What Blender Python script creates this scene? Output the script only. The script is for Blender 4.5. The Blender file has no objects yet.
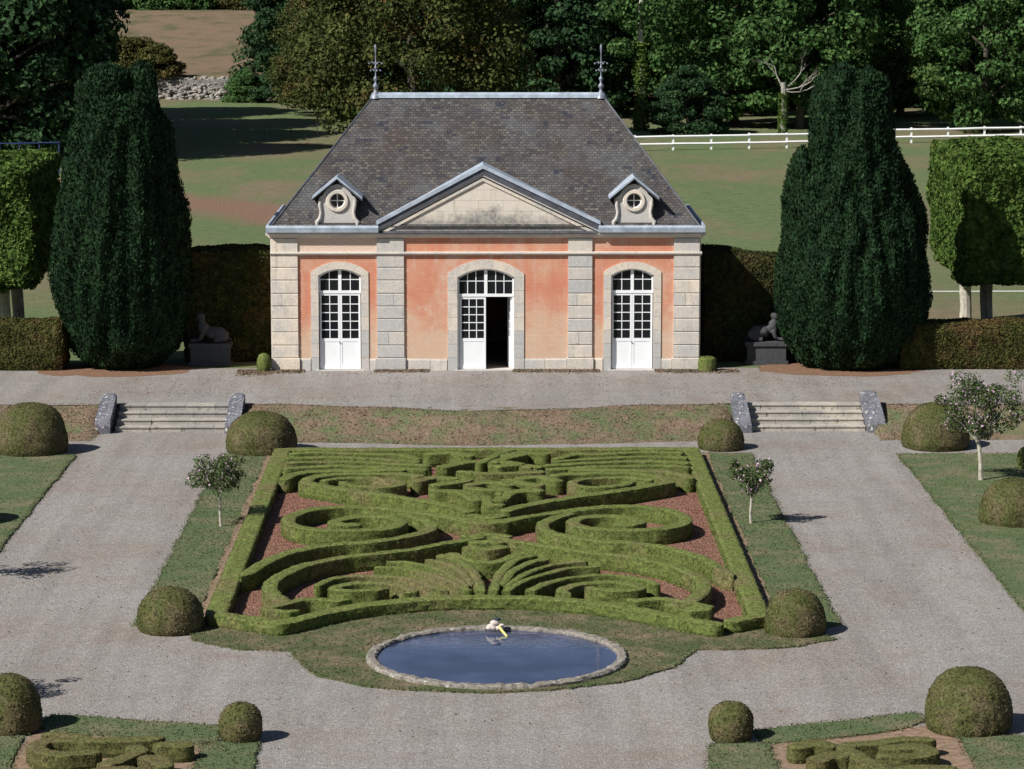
import bpy, bmesh, math, random
import numpy as np
from mathutils import Vector, Matrix, noise as mnoise

# ------------------------------------------------------------------ camera, sky, sun
F = 3030.0; CX, CY = 512.0, 384.5; HC = 15.25
YAW = math.atan(25.5 / F); PITCH = math.atan(439.5 / F)
scene = bpy.context.scene
C = scene.collection
cam_d = bpy.data.cameras.new("camera"); cam = bpy.data.objects.new("camera", cam_d); C.objects.link(cam)
cam.location = (0, 0, HC); cam.rotation_euler = (math.pi / 2 - PITCH, 0, -YAW)
cam_d.sensor_width = 36; cam_d.lens = F / 1024 * 36; cam_d.clip_start = 1; cam_d.clip_end = 3000
scene.camera = cam
world = bpy.data.worlds.new("World"); scene.world = world; world.use_nodes = True
wn = world.node_tree; bg = wn.nodes["Background"]
sky = wn.nodes.new("ShaderNodeTexSky"); sky.sky_type = 'NISHITA'; sky.sun_disc = False
LX, LY, LZ = 1.0, 0.70, -1.07
EL = math.atan2(-LZ, math.hypot(LX, LY)); AZ = math.atan2(-LX, -LY)
sky.sun_elevation = EL; sky.sun_rotation = AZ
sky.air_density = 1.0; sky.dust_density = 0.6; sky.ozone_density = 1.5
wn.links.new(sky.outputs[0], bg.inputs[0]); bg.inputs[1].default_value = 0.044
sun_d = bpy.data.lights.new("sun", 'SUN'); sun = bpy.data.objects.new("sun", sun_d); C.objects.link(sun)
sun_d.energy = 5.0; sun_d.angle = math.radians(0.5); sun_d.color = (1.0, 0.965, 0.90)
sun.rotation_euler = Vector((LX, LY, LZ)).to_track_quat('-Z', 'Y').to_euler()
sun.location = (-60, -20, 80)
scene.view_settings.view_transform = 'Standard'; scene.view_settings.look = 'None'
scene.view_settings.exposure = 0.28; scene.view_settings.gamma = 1.0
scene.cycles.max_bounces = 6; scene.cycles.diffuse_bounces = 3; scene.cycles.glossy_bounces = 3
scene.cycles.transparent_max_bounces = 6

rng = np.random.default_rng(7)
random.seed(7)
# direction vectors used to read plan positions off the survey pixels
_fw = Vector((math.sin(YAW) * math.cos(PITCH), math.cos(YAW) * math.cos(PITCH), -math.sin(PITCH)))
_rt = Vector((math.cos(YAW), -math.sin(YAW), 0)); _up = _rt.cross(_fw)
def G(px, py, z=0.0):
    d = _fw * F + _rt * (px - CX) + _up * (CY - py)
    t = (z - HC) / d.z
    return (d.x * t, d.y * t)
def GX(px, Y, z=0.6):               # X of image column px at depth Y
    d = Y * math.cos(PITCH) + (HC - z) * math.sin(PITCH)
    return (px - 486.5) / F * d
def GZ(py, Y):                      # height of image row py at depth Y
    d = _fw * F + _up * (CY - py)
    return HC + d.z * Y / d.y

# ------------------------------------------------------------------ helpers
def link(o, parent=None):
    C.objects.link(o)
    if parent: o.parent = parent
    return o
def tag(o, label=None, cat=None, group=None, kind=None):
    if label: o['label'] = label
    if cat: o['category'] = cat
    if group: o['group'] = group
    if kind: o['kind'] = kind
    return o
def empty(name, loc, rz=0, label=None, cat=None, group=None):
    o = bpy.data.objects.new(name, None); C.objects.link(o)
    o.location = loc; o.rotation_euler = (0, 0, rz); o.empty_display_size = .3
    return tag(o, label, cat, group)
def n1(p, s=1.0): return mnoise.noise(Vector((p[0] * s, p[1] * s, p[2] * s)))

class MB:
    """collects geometry, then links it as ONE mesh object"""
    def __init__(s): s.v = []; s.f = []; s.t = []; s.m = []; s.uv = None
    def add(s, verts, faces, tone=0.5, mat=0):
        b = len(s.v); s.v.extend([tuple(map(float, p)) for p in verts])
        for i, f in enumerate(faces):
            s.f.append(tuple(b + k for k in f))
            s.t.append(float(tone[i]) if hasattr(tone, '__len__') else tone); s.m.append(mat)
        return s
    def box(s, x0, x1, y0, y1, z0, z1, tone=0.5, mat=0, M=None):
        vs = [Vector((x, y, z)) for z in (z0, z1) for y in (y0, y1) for x in (x0, x1)]
        if M: vs = [M @ p for p in vs]
        return s.add(vs, [(0, 2, 3, 1), (4, 5, 7, 6), (0, 1, 5, 4), (2, 6, 7, 3), (0, 4, 6, 2), (1, 3, 7, 5)], tone, mat)
    def tube(s, pts, rad, n=8, tone=.5, mat=0, cap=True):
        pts = [Vector(p) for p in pts]
        rad = rad if hasattr(rad, '__len__') else [rad] * len(pts)
        vs = []
        for i, p in enumerate(pts):
            d = (pts[min(i + 1, len(pts) - 1)] - pts[max(i - 1, 0)]).normalized()
            a = Vector((1, 0, 0)) if abs(d.x) < .9 else Vector((0, 1, 0))
            u = d.cross(a).normalized(); w = d.cross(u)
            for k in range(n):
                t = 2 * math.pi * k / n
                vs.append(p + (u * math.cos(t) + w * math.sin(t)) * rad[i])
        fs = [(i * n + k, i * n + (k + 1) % n, (i + 1) * n + (k + 1) % n, (i + 1) * n + k)
              for i in range(len(pts) - 1) for k in range(n)]
        if cap:
            fs.append(tuple(range(n))); fs.append(tuple((len(pts) - 1) * n + k for k in reversed(range(n))))
        return s.add(vs, fs, tone, mat)
    def lathe(s, prof, n=20, c=(0, 0, 0), tone=.5, mat=0):
        vs = [(c[0] + r * math.cos(2 * math.pi * k / n), c[1] + r * math.sin(2 * math.pi * k / n), c[2] + z) for r, z in prof for k in range(n)]
        fs = [(i * n + k, i * n + (k + 1) % n, (i + 1) * n + (k + 1) % n, (i + 1) * n + k) for i in range(len(prof) - 1) for k in range(n)]
        return s.add(vs, fs, tone, mat)
    def prism(s, poly, a0, a1, axis='y', tone=.5, mat=0):
        """polygon of 2D points extruded along an axis (y: points are x,z; x: points are y,z; z: points are x,y)"""
        f = {'y': lambda p, a: (p[0], a, p[1]), 'x': lambda p, a: (a, p[0], p[1]), 'z': lambda p, a: (p[0], p[1], a)}[axis]
        n = len(poly)
        vs = [f(p, a0) for p in poly] + [f(p, a1) for p in poly]
        fs = [tuple(range(n)), tuple(range(2 * n - 1, n - 1, -1))] + [(i, n + i, n + (i + 1) % n, (i + 1) % n) for i in range(n)]
        return s.add(vs, fs, tone, mat)
    def quads(s, Q, tone, mat=0):
        n = len(Q); b = len(s.v)
        s.v.extend(map(tuple, Q.reshape(-1, 3).tolist()))
        s.f.extend([(b + 4 * i, b + 4 * i + 1, b + 4 * i + 2, b + 4 * i + 3) for i in range(n)])
        s.t.extend(np.asarray(tone).tolist() if hasattr(tone, '__len__') else [tone] * n); s.m.extend([mat] * n)
        return s
    def build(s, name, mats, parent=None, smooth=False, recalc=True):
        me = bpy.data.meshes.new(name); me.from_pydata(s.v, [], s.f)
        mats = mats if isinstance(mats, (list, tuple)) else [mats]
        for m in mats: me.materials.append(m)
        a = me.attributes.new('tone', 'FLOAT', 'FACE'); a.data.foreach_set('value', np.array(s.t, dtype=np.float32))
        me.polygons.foreach_set('material_index', np.array(s.m, dtype=np.int32))
        if recalc and len(s.f) < 20000:
            bm = bmesh.new(); bm.from_mesh(me); bmesh.ops.recalc_face_normals(bm, faces=bm.faces); bm.to_mesh(me); bm.free()
        if smooth: me.polygons.foreach_set('use_smooth', np.ones(len(me.polygons), dtype=bool))
        me.update()
        o = bpy.data.objects.new(name, me); return link(o, parent)

def unit(a): return a / np.maximum(np.linalg.norm(a, axis=1, keepdims=True), 1e-9)
def leaves(P, N, size, spread=1.0, aspect=1.5, r=rng, up=0.0):
    """kite-shaped leaves at points P, roughly facing N"""
    n = len(P)
    N = unit(unit(N) + r.normal(size=(n, 3)) * spread * .6 + np.array([0, 0, up]))
    T = unit(np.cross(N, r.normal(size=(n, 3)))); B = np.cross(N, T)
    s = size * r.uniform(.6, 1.3, (n, 1)); w = s / aspect
    a = P - T * s * .5; c = P + T * s * .5; m = P - T * s * .08 + N * s * .1
    return np.stack([a, m + B * w * .5, c, m - B * w * .5], 1)

# ------------------------------------------------------------------ materials
def nt(name, rough=.8, spec=.25):
    m = bpy.data.materials.new(name); m.use_nodes = True
    t = m.node_tree; b = t.nodes['Principled BSDF']
    b.inputs['Roughness'].default_value = rough; b.inputs['Specular IOR Level'].default_value = spec
    return m, t, b
def N_(t, typ, **kw):
    n = t.nodes.new(typ)
    for k, v in kw.items():
        if k in n.inputs: n.inputs[k].default_value = v
        else: setattr(n, k, v)
    return n
def coords(t, scale=(1, 1, 1), kind='Object'):
    tc = N_(t, 'ShaderNodeTexCoord'); mp = N_(t, 'ShaderNodeMapping'); mp.inputs['Scale'].default_value = scale
    t.links.new(tc.outputs[kind], mp.inputs[0]); return mp.outputs[0]
def noise(t, vec, scale, detail=4, rough=.6):
    n = N_(t, 'ShaderNodeTexNoise', Scale=scale, Detail=detail, Roughness=rough); t.links.new(vec, n.inputs['Vector']); return n.outputs['Fac']
def ramp(t, fac, stops, interp='LINEAR'):
    r = N_(t, 'ShaderNodeValToRGB'); r.color_ramp.interpolation = interp
    e = r.color_ramp.elements
    while len(e) > 1: e.remove(e[-1])
    for i, (p, c) in enumerate(stops):
        x = e[0] if i == 0 else e.new(p)
        x.position = p; x.color = (c, c, c, 1) if isinstance(c, (int, float)) else (*c, 1)
    t.links.new(fac, r.inputs[0]); return r.outputs[0]
def mix(t, fac, a, b, blend='MIX'):
    m = N_(t, 'ShaderNodeMix', data_type='RGBA', blend_type=blend)
    for sock, v in ((m.inputs[0], fac), (m.inputs[6], a), (m.inputs[7], b)):
        if isinstance(v, (int, float)): sock.default_value = v
        elif isinstance(v, (tuple, list)): sock.default_value = (*v, 1)
        else: t.links.new(v, sock)
    return m.outputs[2]
def math_(t, op, a, b=0.0, clamp=False):
    m = N_(t, 'ShaderNodeMath', operation=op, use_clamp=clamp)
    for i, v in enumerate((a, b)):
        if isinstance(v, (int, float)): m.inputs[i].default_value = v
        else: t.links.new(v, m.inputs[i])
    return m.outputs[0]
def bump(t, b, h, strength=.4, dist=.02):
    n = N_(t, 'ShaderNodeBump', Strength=strength, Distance=dist); t.links.new(h, n.inputs['Height']); t.links.new(n.outputs[0], b.inputs['Normal'])
def attr(t, name='tone'):
    a = N_(t, 'ShaderNodeAttribute', attribute_name=name); return a.outputs['Fac']
def xyz(t, kind='Object'):
    tc = N_(t, 'ShaderNodeTexCoord'); s = N_(t, 'ShaderNodeSeparateXYZ'); t.links.new(tc.outputs[kind], s.inputs[0]); return s.outputs

def foliage(name, dark, mid, light, big=.5, trans=.0, dry=None, dryamt=.62, fine=9):
    m, t, b = nt(name, .75, .12)
    v = coords(t)
    c = ramp(t, attr(t), [(0, dark), (.5, mid), (1, light)])
    c = mix(t, math_(t, 'MULTIPLY', noise(t, v, big * 3, 3), .6), c, mix(t, .5, dark, mid))
    if dry:
        c = mix(t, ramp(t, noise(t, v, big, 4, .7), [(dryamt - .08, 0), (dryamt + .08, .85)]), c, dry)
    h = ramp(t, noise(t, v, fine, 3), [(.32, .50), (.68, 1.38)])
    c = mix(t, 1.0, c, h, 'MULTIPLY')
    t.links.new(c, b.inputs['Base Color'])
    if trans:
        tr = N_(t, 'ShaderNodeBsdfTranslucent'); t.links.new(c, tr.inputs[0])
        ms = N_(t, 'ShaderNodeMixShader'); ms.inputs[0].default_value = trans
        t.links.new(b.outputs[0], ms.inputs[1]); t.links.new(tr.outputs[0], ms.inputs[2])
        t.links.new(ms.outputs[0], t.nodes['Material Output'].inputs[0])
    return m
def plain(name, col, rough=.6, spec=.3, metal=0, var=.15, scale=3):
    m, t, b = nt(name, rough, spec); b.inputs['Metallic'].default_value = metal
    v = coords(t)
    c = mix(t, 1.0, col, ramp(t, noise(t, v, scale, 5), [(.3, 1 - var), (.7, 1 + var)]), 'MULTIPLY')
    t.links.new(c, b.inputs['Base Color']); return m

M = {}
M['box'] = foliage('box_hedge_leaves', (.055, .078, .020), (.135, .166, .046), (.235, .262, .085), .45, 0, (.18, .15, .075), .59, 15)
M['box_dry'] = foliage('box_hedge_leaves_dry', (.05, .055, .018), (.115, .115, .042), (.19, .185, .075), .6, 0, (.15, .115, .06), .6, 15)
M['dome'] = foliage('clipped_dome_leaves', (.040, .045, .014), (.078, .086, .028), (.12, .13, .046), 1.1, 0, (.125, .10, .055), .50, 16)
M['yew'] = foliage('yew_foliage', (.006, .017, .007), (.016, .042, .016), (.032, .072, .028), .25, 0, (.045, .05, .018), .72, 3)
M['tallhedge'] = foliage('tall_hedge_leaves', (.014, .022, .008), (.035, .045, .012), (.07, .08, .02), .4, 0, (.07, .05, .02), .55, 5)
M['lowhedge'] = foliage('low_hedge_leaves', (.03, .035, .010), (.065, .068, .018), (.11, .11, .03), .5, 0, (.11, .065, .03), .56, 6)
M['lime'] = foliage('lime_leaves', (.03, .065, .012), (.078, .135, .026), (.16, .23, .06), .3, .2, (.12, .11, .03), .63, 3)
M['leafA'] = foliage('broad_leaves', (.026, .062, .018), (.075, .155, .046), (.15, .245, .08), .12, .3, (.10, .12, .03), .66, 1)
M['leafB'] = foliage('dark_leaves', (.010, .030, .013), (.031, .072, .028), (.068, .120, .045), .12, .16, None, .6, 1)
M['leafC'] = foliage('rusty_leaves', (.026, .042, .011), (.070, .095, .027), (.13, .135, .04), .22, .16, (.14, .075, .03), .62, 1)
M['olive'] = foliage('olive_scrub_leaves', (.04, .045, .012), (.085, .085, .025), (.14, .13, .04), .3, .1, (.14, .10, .04), .6, 1)
M['hibiscus'] = foliage('shrub_leaves', (.045, .07, .025), (.095, .14, .05), (.17, .21, .10), 1.0, .25, None, .6, 9)
M['flower'] = plain('pink_petals', (.50, .33, .46), .6, .2, 0, .3, 9)
M['deadwood'] = plain('dead_branch_bark', (.30, .28, .25), .9, .1, 0, .4, 5)
M['darkbark'] = plain('dark_bark', (.085, .075, .06), .9, .1, 0, .4, 4)
M['bark'] = plain('bark', (.24, .22, .19), .9, .1, 0, .45, 4)
M['palebark'] = plain('pale_bark', (.42, .39, .33), .9, .1, 0, .4, 5)
M['ivy'] = foliage('ivy_leaves', (.03, .06, .01), (.07, .12, .02), (.12, .18, .04), .4, .1)
M['white'] = plain('white_paint', (.84, .86, .88), .45, .3, 0, .04, 2)
M['fencewhite'] = plain('fence_white_paint', (.8, .8, .8), .6, .2, 0, .08, 2)
M['blue'] = plain('blue_painted_metal', (.025, .045, .13), .5, .3, 0, .1)
M['lead'] = plain('lead_sheet', (.40, .46, .55), .5, .4, .1, .3, 2.6)
M['leaddark'] = plain('dark_lead', (.085, .09, .11), .6, .3, .1, .4, 3)
M['iron'] = plain('finial_metal', (.22, .24, .29), .5, .4, .3, .3, 9)
M['yellow'] = plain('yellow_pipe', (.62, .58, .20), .4, .4, 0, .05)
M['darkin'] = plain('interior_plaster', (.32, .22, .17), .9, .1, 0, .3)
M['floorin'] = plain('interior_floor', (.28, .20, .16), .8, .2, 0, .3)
M['wood'] = plain('weathered_wood', (.13, .12, .10), .9, .1, 0, .3)

def mk_glass():
    m, t, b = nt('window_glass', .08, .5)
    b.inputs['Base Color'].default_value = (.012, .014, .018, 1)
    return m
M['glass'] = mk_glass()
def mk_water():
    m, t, b = nt('pond_water', .03, .5)
    v = coords(t); b.inputs['IOR'].default_value = 1.45
    c = mix(t, ramp(t, noise(t, v, .55, 3), [(.4, 0), (.6, 1)]), (.060, .076, .150), (.038, .048, .095))
    t.links.new(c, b.inputs['Base Color'])
    bump(t, b, noise(t, v, 5, 2), .035, .02); return m
M['water'] = mk_water()
def mk_gravel():
    m, t, b = nt('gravel', .95, .1)
    v = coords(t)
    base = ramp(t, noise(t, v, .22, 5, .65), [(.28, (.245, .205, .178)), (.48, (.272, .250, .234)), (.72, (.292, .280, .272))])
    vor = N_(t, 'ShaderNodeTexVoronoi', Scale=30.0); t.links.new(v, vor.inputs['Vector'])
    sp = N_(t, 'ShaderNodeSeparateColor'); t.links.new(vor.outputs['Color'], sp.inputs[0])
    st = ramp(t, sp.outputs[0], [(0, .68), (.35, .92), (.7, 1.05), (1, 1.42)])
    c = mix(t, 1.0, base, st, 'MULTIPLY')
    c = mix(t, ramp(t, noise(t, v, 1.1, 6, .7), [(.5, 0), (.75, .38)]), c, (.20, .135, .10))
    # faint wheel lines and trodden lanes
    ln = N_(t, 'ShaderNodeTexNoise', Scale=1.0, Detail=4.0, Roughness=.6); mp = N_(t, 'ShaderNodeMapping'); mp.inputs['Scale'].default_value = (1.5, .09, 1); t.links.new(v, mp.inputs[0]); t.links.new(mp.outputs[0], ln.inputs['Vector'])
    c = mix(t, 1.0, c, ramp(t, ln.outputs['Fac'], [(.35, .90), (.62, 1.07)]), 'MULTIPLY')
    v2 = N_(t, 'ShaderNodeTexVoronoi', Scale=7.0); t.links.new(v, v2.inputs['Vector'])
    c = mix(t, ramp(t, v2.outputs['Distance'], [(.03, .5), (.08, 0)]), c, (.13, .12, .11))
    t.links.new(c, b.inputs['Base Color']); bump(t, b, vor.outputs['Distance'], .5, .03); return m
M['gravel'] = mk_gravel()
def mk_soil():
    m, t, b = nt('red_chippings', .95, .1)
    v = coords(t)
    vor = N_(t, 'ShaderNodeTexVoronoi', Scale=16.0); t.links.new(v, vor.inputs['Vector'])
    sp = N_(t, 'ShaderNodeSeparateColor'); t.links.new(vor.outputs['Color'], sp.inputs[0])
    c = ramp(t, sp.outputs[0], [(0, (.11, .055, .038)), (.5, (.225, .105, .075)), (1, (.34, .19, .15))])
    c = mix(t, ramp(t, noise(t, v, .8, 4), [(.4, 0), (.7, .6)]), c, (.22, .13, .09))
    t.links.new(c, b.inputs['Base Color']); bump(t, b, vor.outputs['Distance'], 1, .05); return m
M['soil'] = mk_soil()
M['dirt'] = plain('bare_dirt', (.24, .17, .12), .95, .05, 0, .35, 6)
def mk_litter():
    m, t, b = nt('yew_needle_litter', .95, .05)
    v = coords(t)
    c = ramp(t, noise(t, v, 7, 6, .7), [(.3, (.15, .085, .055)), (.7, (.27, .165, .11))])
    t.links.new(c, b.inputs['Base Color']); return m
M['litter'] = mk_litter()
def mk_lawn(name, g1, g2, dry, dthr, sc=.7):
    m, t, b = nt(name, .95, .08)
    v = coords(t)
    c = ramp(t, noise(t, v, 14, 4, .75), [(.3, g1), (.7, g2)])
    c = mix(t, ramp(t, noise(t, v, sc, 6, .72), [(dthr - .09, 0), (dthr + .10, .9)]), c,
            ramp(t, noise(t, v, 9, 3), [(.3, tuple(x * .75 for x in dry)), (.7, tuple(x * 1.2 for x in dry))]))
    t.links.new(c, b.inputs['Base Color']); bump(t, b, noise(t, v, 40, 3), .8, .04); return m
M['lawn'] = mk_lawn('lawn_grass', (.076, .110, .050), (.135, .178, .085), (.22, .19, .12), .55)
M['drylawn'] = mk_lawn('dry_lawn_grass', (.065, .085, .035), (.12, .14, .065), (.24, .18, .125), .53, 1.1)
M['blades'] = foliage('grass_blades', (.06, .085, .04), (.10, .13, .062), (.16, .18, .10), .8, .1, (.18, .15, .09), .55)

def mk_ground():
    """one sheet: rough bank, mown fields with worn tracks, hillside, all by world position"""
    m, t, b = nt('field_ground', .97, .05)
    v = coords(t); X, Y, Z = xyz(t)
    g = ramp(t, noise(t, v, 1.7, 6, .7), [(.3, (.105, .145, .066)), (.7, (.160, .205, .096))])
    dry = ramp(t, noise(t, v, 2.4, 5), [(.3, (.19, .135, .09)), (.7, (.27, .20, .145))])
    v2 = coords(t, (.11, .045, .1))
    nf = noise(t, v2, 1.0, 7, .68)
    field = mix(t, ramp(t, nf, [(.44, 0), (.62, .75)]), g, dry)
    # worn bare track crossing the left field
    tr = math_(t, 'ABSOLUTE', math_(t, 'SUBTRACT', math_(t, 'ADD', Y, math_(t, 'MULTIPLY', X, 1.3)), math_(t, 'ADD', 145.5, math_(t, 'MULTIPLY', nf, 12))))
    trm = ramp(t, math_(t, 'DIVIDE', tr, 12.0, True), [(.18, 1), (.62, 0)])
    left = ramp(t, math_(t, 'DIVIDE', math_(t, 'ADD', X, 40.0), 40.0, True), [(.80, 1), (.95, 0)])
    field = mix(t, math_(t, 'MULTIPLY', trm, left), field, (.23, .145, .105))
    # dry rough bank between the two terraces
    bankc = mix(t, ramp(t, noise(t, v, 1.0, 6, .72), [(.44, 0), (.62, .95)]), dry, g)
    c = mix(t, ramp(t, math_(t, 'DIVIDE', math_(t, 'SUBTRACT', Y, 97.0), 6.0, True), [(0, 0), (.3, 1)]), bankc, field)
    # brown hill meadow
    hill = ramp(t, noise(t, coords(t, (.16, .06, .1)), 1.5, 7, .7), [(.36, (.10, .105, .052)), (.46, (.17, .135, .085)), (.56, (.22, .155, .108)), (.66, (.16, .125, .08))])
    c = mix(t, ramp(t, math_(t, 'DIVIDE', math_(t, 'SUBTRACT', Y, 280.0), 20.0, True), [(0, 0), (.8, 1)]), c, hill)
    t.links.new(c, b.inputs['Base Color']); bump(t, b, noise(t, v, 6, 5, .8), .8, .12); return m
M['ground'] = mk_ground()

def mk_stone(name, light, grey, dark, gthr=.55, dthr=.64, sc=1.2, lich=0.0):
    m, t, b = nt(name, .9, .15)
    v = coords(t)
    c = mix(t, attr(t), light, grey)
    c = mix(t, ramp(t, noise(t, v, sc, 6, .7), [(gthr - .08, 0), (gthr + .1, .7)]), c, grey)
    c = mix(t, ramp(t, noise(t, v, sc * 3.1, 6, .8), [(dthr - .05, 0), (dthr + .08, .8)]), c, dark)
    c = mix(t, ramp(t, noise(t, coords(t, (6, 6, .6)), 1.0, 6, .75), [(.55, 0), (.74, .5)]), c, dark)
    if lich:
        vo = noise(t, v, 7, 3, .7)
        c = mix(t, ramp(t, vo, [(.60, 0), (.66, lich)]), c, (.62, .62, .56))
    c = mix(t, 1.0, c, ramp(t, noise(t, v, 22, 3), [(.3, .88), (.7, 1.12)]), 'MULTIPLY')
    t.links.new(c, b.inputs['Base Color']); bump(t, b, noise(t, v, 18, 5), .5, .02); return m
M['stone'] = mk_stone('facade_stone', (.71, .62, .52), (.46, .455, .45), (.27, .25, .22), .54, .63)
M['steps'] = mk_stone('step_stone', (.52, .47, .40), (.30, .29, .27), (.12, .11, .10), .52, .58, 1.6)
M['pier'] = mk_stone('lichened_pier_stone', (.24, .24, .26), (.15, .15, .18), (.07, .07, .09), .46, .52, 3.0, .95)
M['rim'] = mk_stone('pond_rim_stone', (.29, .26, .225), (.21, .195, .175), (.085, .065, .05), .5, .54, 3.5, .6)
M['statue'] = mk_stone('statue_stone', (.085, .085, .09), (.06, .065, .07), (.03, .03, .03), .5, .6, 2)  # stone colour lowered to deepen the shade the sphinxes stand in
M['rubble'] = mk_stone('rubble_stone', (.36, .33, .30), (.24, .23, .22), (.07, .06, .05), .5, .55, 1.2)

def mk_plaster():
    m, t, b = nt('orange_limewashed_brick', .92, .1)
    v = coords(t); X, Y, Z = xyz(t)
    tc = coords(t, (1, 1, 1))
    sw = N_(t, 'ShaderNodeCombineXYZ'); t.links.new(math_(t, 'ADD', X, Y), sw.inputs[0]); t.links.new(Z, sw.inputs[1])
    br = N_(t, 'ShaderNodeTexBrick', Scale=1.0); t.links.new(sw.outputs[0], br.inputs['Vector'])
    br.inputs['Color1'].default_value = (1.03, 1.03, 1.03, 1); br.inputs['Color2'].default_value = (.96, .96, .96, 1); br.inputs['Mortar'].default_value = (.90, .91, .92, 1)
    br.inputs['Brick Width'].default_value = .22; br.inputs['Row Height'].default_value = .085; br.inputs['Mortar Size'].default_value = .011
    n = noise(t, v, .9, 5, .62)
    c = ramp(t, n, [(.28, (.63, .43, .31)), (.43, (.63, .31, .205)), (.64, (.60, .235, .15))])
    # limewash worn off lower down to bare beige coat, with an uneven edge
    wl = math_(t, 'ADD', Z, math_(t, 'MULTIPLY', math_(t, 'SUBTRACT', noise(t, v, .8, 5, .65), .5), 4.2))
    c = mix(t, ramp(t, math_(t, 'DIVIDE', wl, 4.0, True), [(.27, .82), (.55, 0)]), c, (.64, .47, .34))
    c = mix(t, ramp(t, noise(t, v, 2.2, 6, .75), [(.57, 0), (.72, .5)]), c, (.62, .52, .43))
    c = mix(t, ramp(t, noise(t, coords(t, (5, 5, .45)), 1.0, 5, .7), [(.54, 0), (.72, .45)]), c, (.60, .50, .42))
    c = mix(t, ramp(t, noise(t, v, .55, 6, .7), [(.52, 0), (.62, .55)]), c, (.66, .48, .37))
    c = mix(t, 1.0, c, br.outputs['Color'], 'MULTIPLY')
    t.links.new(c, b.inputs['Base Color']); bump(t, b, br.outputs['Fac'], .25, -.01); return m
M['plaster'] = mk_plaster()
M['paleplaster'] = mk_stone('pale_pink_plaster', (.74, .53, .41), (.62, .50, .42), (.5, .42, .36), .6, .72)

def mk_roof():
    m, t, b = nt('old_flat_tiles', .9, .12)
    v = coords(t, (1, 1, 1), 'UV')
    def brick(seed, c1, c2, mort, ms=.012):
        br = N_(t, 'ShaderNodeTexBrick', Scale=1.0); t.links.new(v, br.inputs['Vector'])
        br.inputs['Color1'].default_value = c1; br.inputs['Color2'].default_value = c2; br.inputs['Mortar'].default_value = mort
        br.inputs['Brick Width'].default_value = .17; br.inputs['Row Height'].default_value = .115; br.inputs['Mortar Size'].default_value = ms
        br.inputs['Bias'].default_value = 0.0
        return br
    br = brick(0, (.04, .04, .04, 1), (1, 1, 1, 1), (.0, .0, .0, 1))
    per = N_(t, 'ShaderNodeSeparateColor'); t.links.new(br.outputs['Color'], per.inputs[0])
    c = ramp(t, per.outputs[0], [(0, (.050, .048, .054)), (.35, (.070, .065, .066)), (.7, (.092, .086, .082)), (1, (.14, .13, .115))])
    c = mix(t, ramp(t, noise(t, v, .5, 5, .6), [(.45, 0), (.62, .42)]), c, (.085, .060, .052))
    c = mix(t, ramp(t, noise(t, v, .7, 6, .65), [(.48, 0), (.62, .55)]), c, (.12, .125, .135))
    # patches of newer blue slates, cut along the courses
    sn = N_(t, 'ShaderNodeVectorMath', operation='SNAP'); t.links.new(v, sn.inputs[0]); sn.inputs[1].default_value = (.17, .115, 1)
    pv = N_(t, 'ShaderNodeMapping'); pv.inputs['Scale'].default_value = (1.0, 2.4, 1); t.links.new(sn.outputs[0], pv.inputs[0])
    pn = noise(t, pv.outputs[0], 1.0, 3, .6)
    c = mix(t, ramp(t, pn, [(.625, 0), (.64, .8)]), c, (.032, .035, .052))
    # lichen speckle
    c = mix(t, ramp(t, noise(t, v, 11, 5, .8), [(.57, 0), (.66, .75)]), c, (.25, .235, .165))
    c = mix(t, math_(t, 'MULTIPLY', br.outputs['Fac'], .38), c, (.03, .028, .028))
    t.links.new(c, b.inputs['Base Color']); bump(t, b, math_(t, 'ADD', br.outputs['Fac'], math_(t, 'MULTIPLY', per.outputs[0], -.6)), .6, -.02); return m
M['roof'] = mk_roof()

# ------------------------------------------------------------------ ground
def ytop(x): return 96.3 - 1.45 * math.exp(-(x / 4.2) ** 2) + .12 * math.sin(x * 1.7)
def ybot(x): return 92.85 - .8 * math.exp(-(x / 4.5) ** 2) + .06 * math.sin(x * 1.3)
def sstep(a, b, x):
    t = min(max((x - a) / (b - a), 0), 1); return t * t * (3 - 2 * t)
def gz(x, y):
    z = -.02
    if 7.7 < abs(x) < 12.25: z += .66 * min(1, max(0, (y - 95.02) / 1.33))
    else: z += .67 * sstep(ybot(x), ytop(x), y)
    if y > 125: z += .22 * mnoise.noise(Vector((x * .03, y * .03, 0))) * sstep(125, 160, y)
    w = sstep(-4, -18, x)
    z += w * (2.15 * sstep(289.5, 292, y) + 3.6 * sstep(292, 430, y)) + 26 * sstep(420, 760, y)
    z += (1 - w) * 3.0 * sstep(290, 420, y)
    return z
xs = np.unique(np.concatenate([np.linspace(-420, -60, 19), np.linspace(-60, -16, 45), np.linspace(-16, 16, 161), np.linspace(16, 60, 45), np.linspace(60, 420, 19)]))
ys = np.unique(np.concatenate([np.linspace(-60, 90, 16), np.linspace(90, 98, 41), np.linspace(98, 280, 70), np.linspace(280, 300, 41), np.linspace(300, 1100, 60)]))
gm = MB(); nx = len(xs)
vv = [(x, y, gz(x, y) + (.035 * mnoise.noise(Vector((x * 2.5, y * 2.5, 1))) if ybot(x) + .2 < y < 96 else 0)) for y in ys for x in xs]
gm.add(vv, [(j * nx + i, j * nx + i + 1, (j + 1) * nx + i + 1, (j + 1) * nx + i) for j in range(len(ys) - 1) for i in range(nx - 1)])
tag(gm.build('ground', M['ground'], smooth=True, recalc=False), kind='structure')

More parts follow.
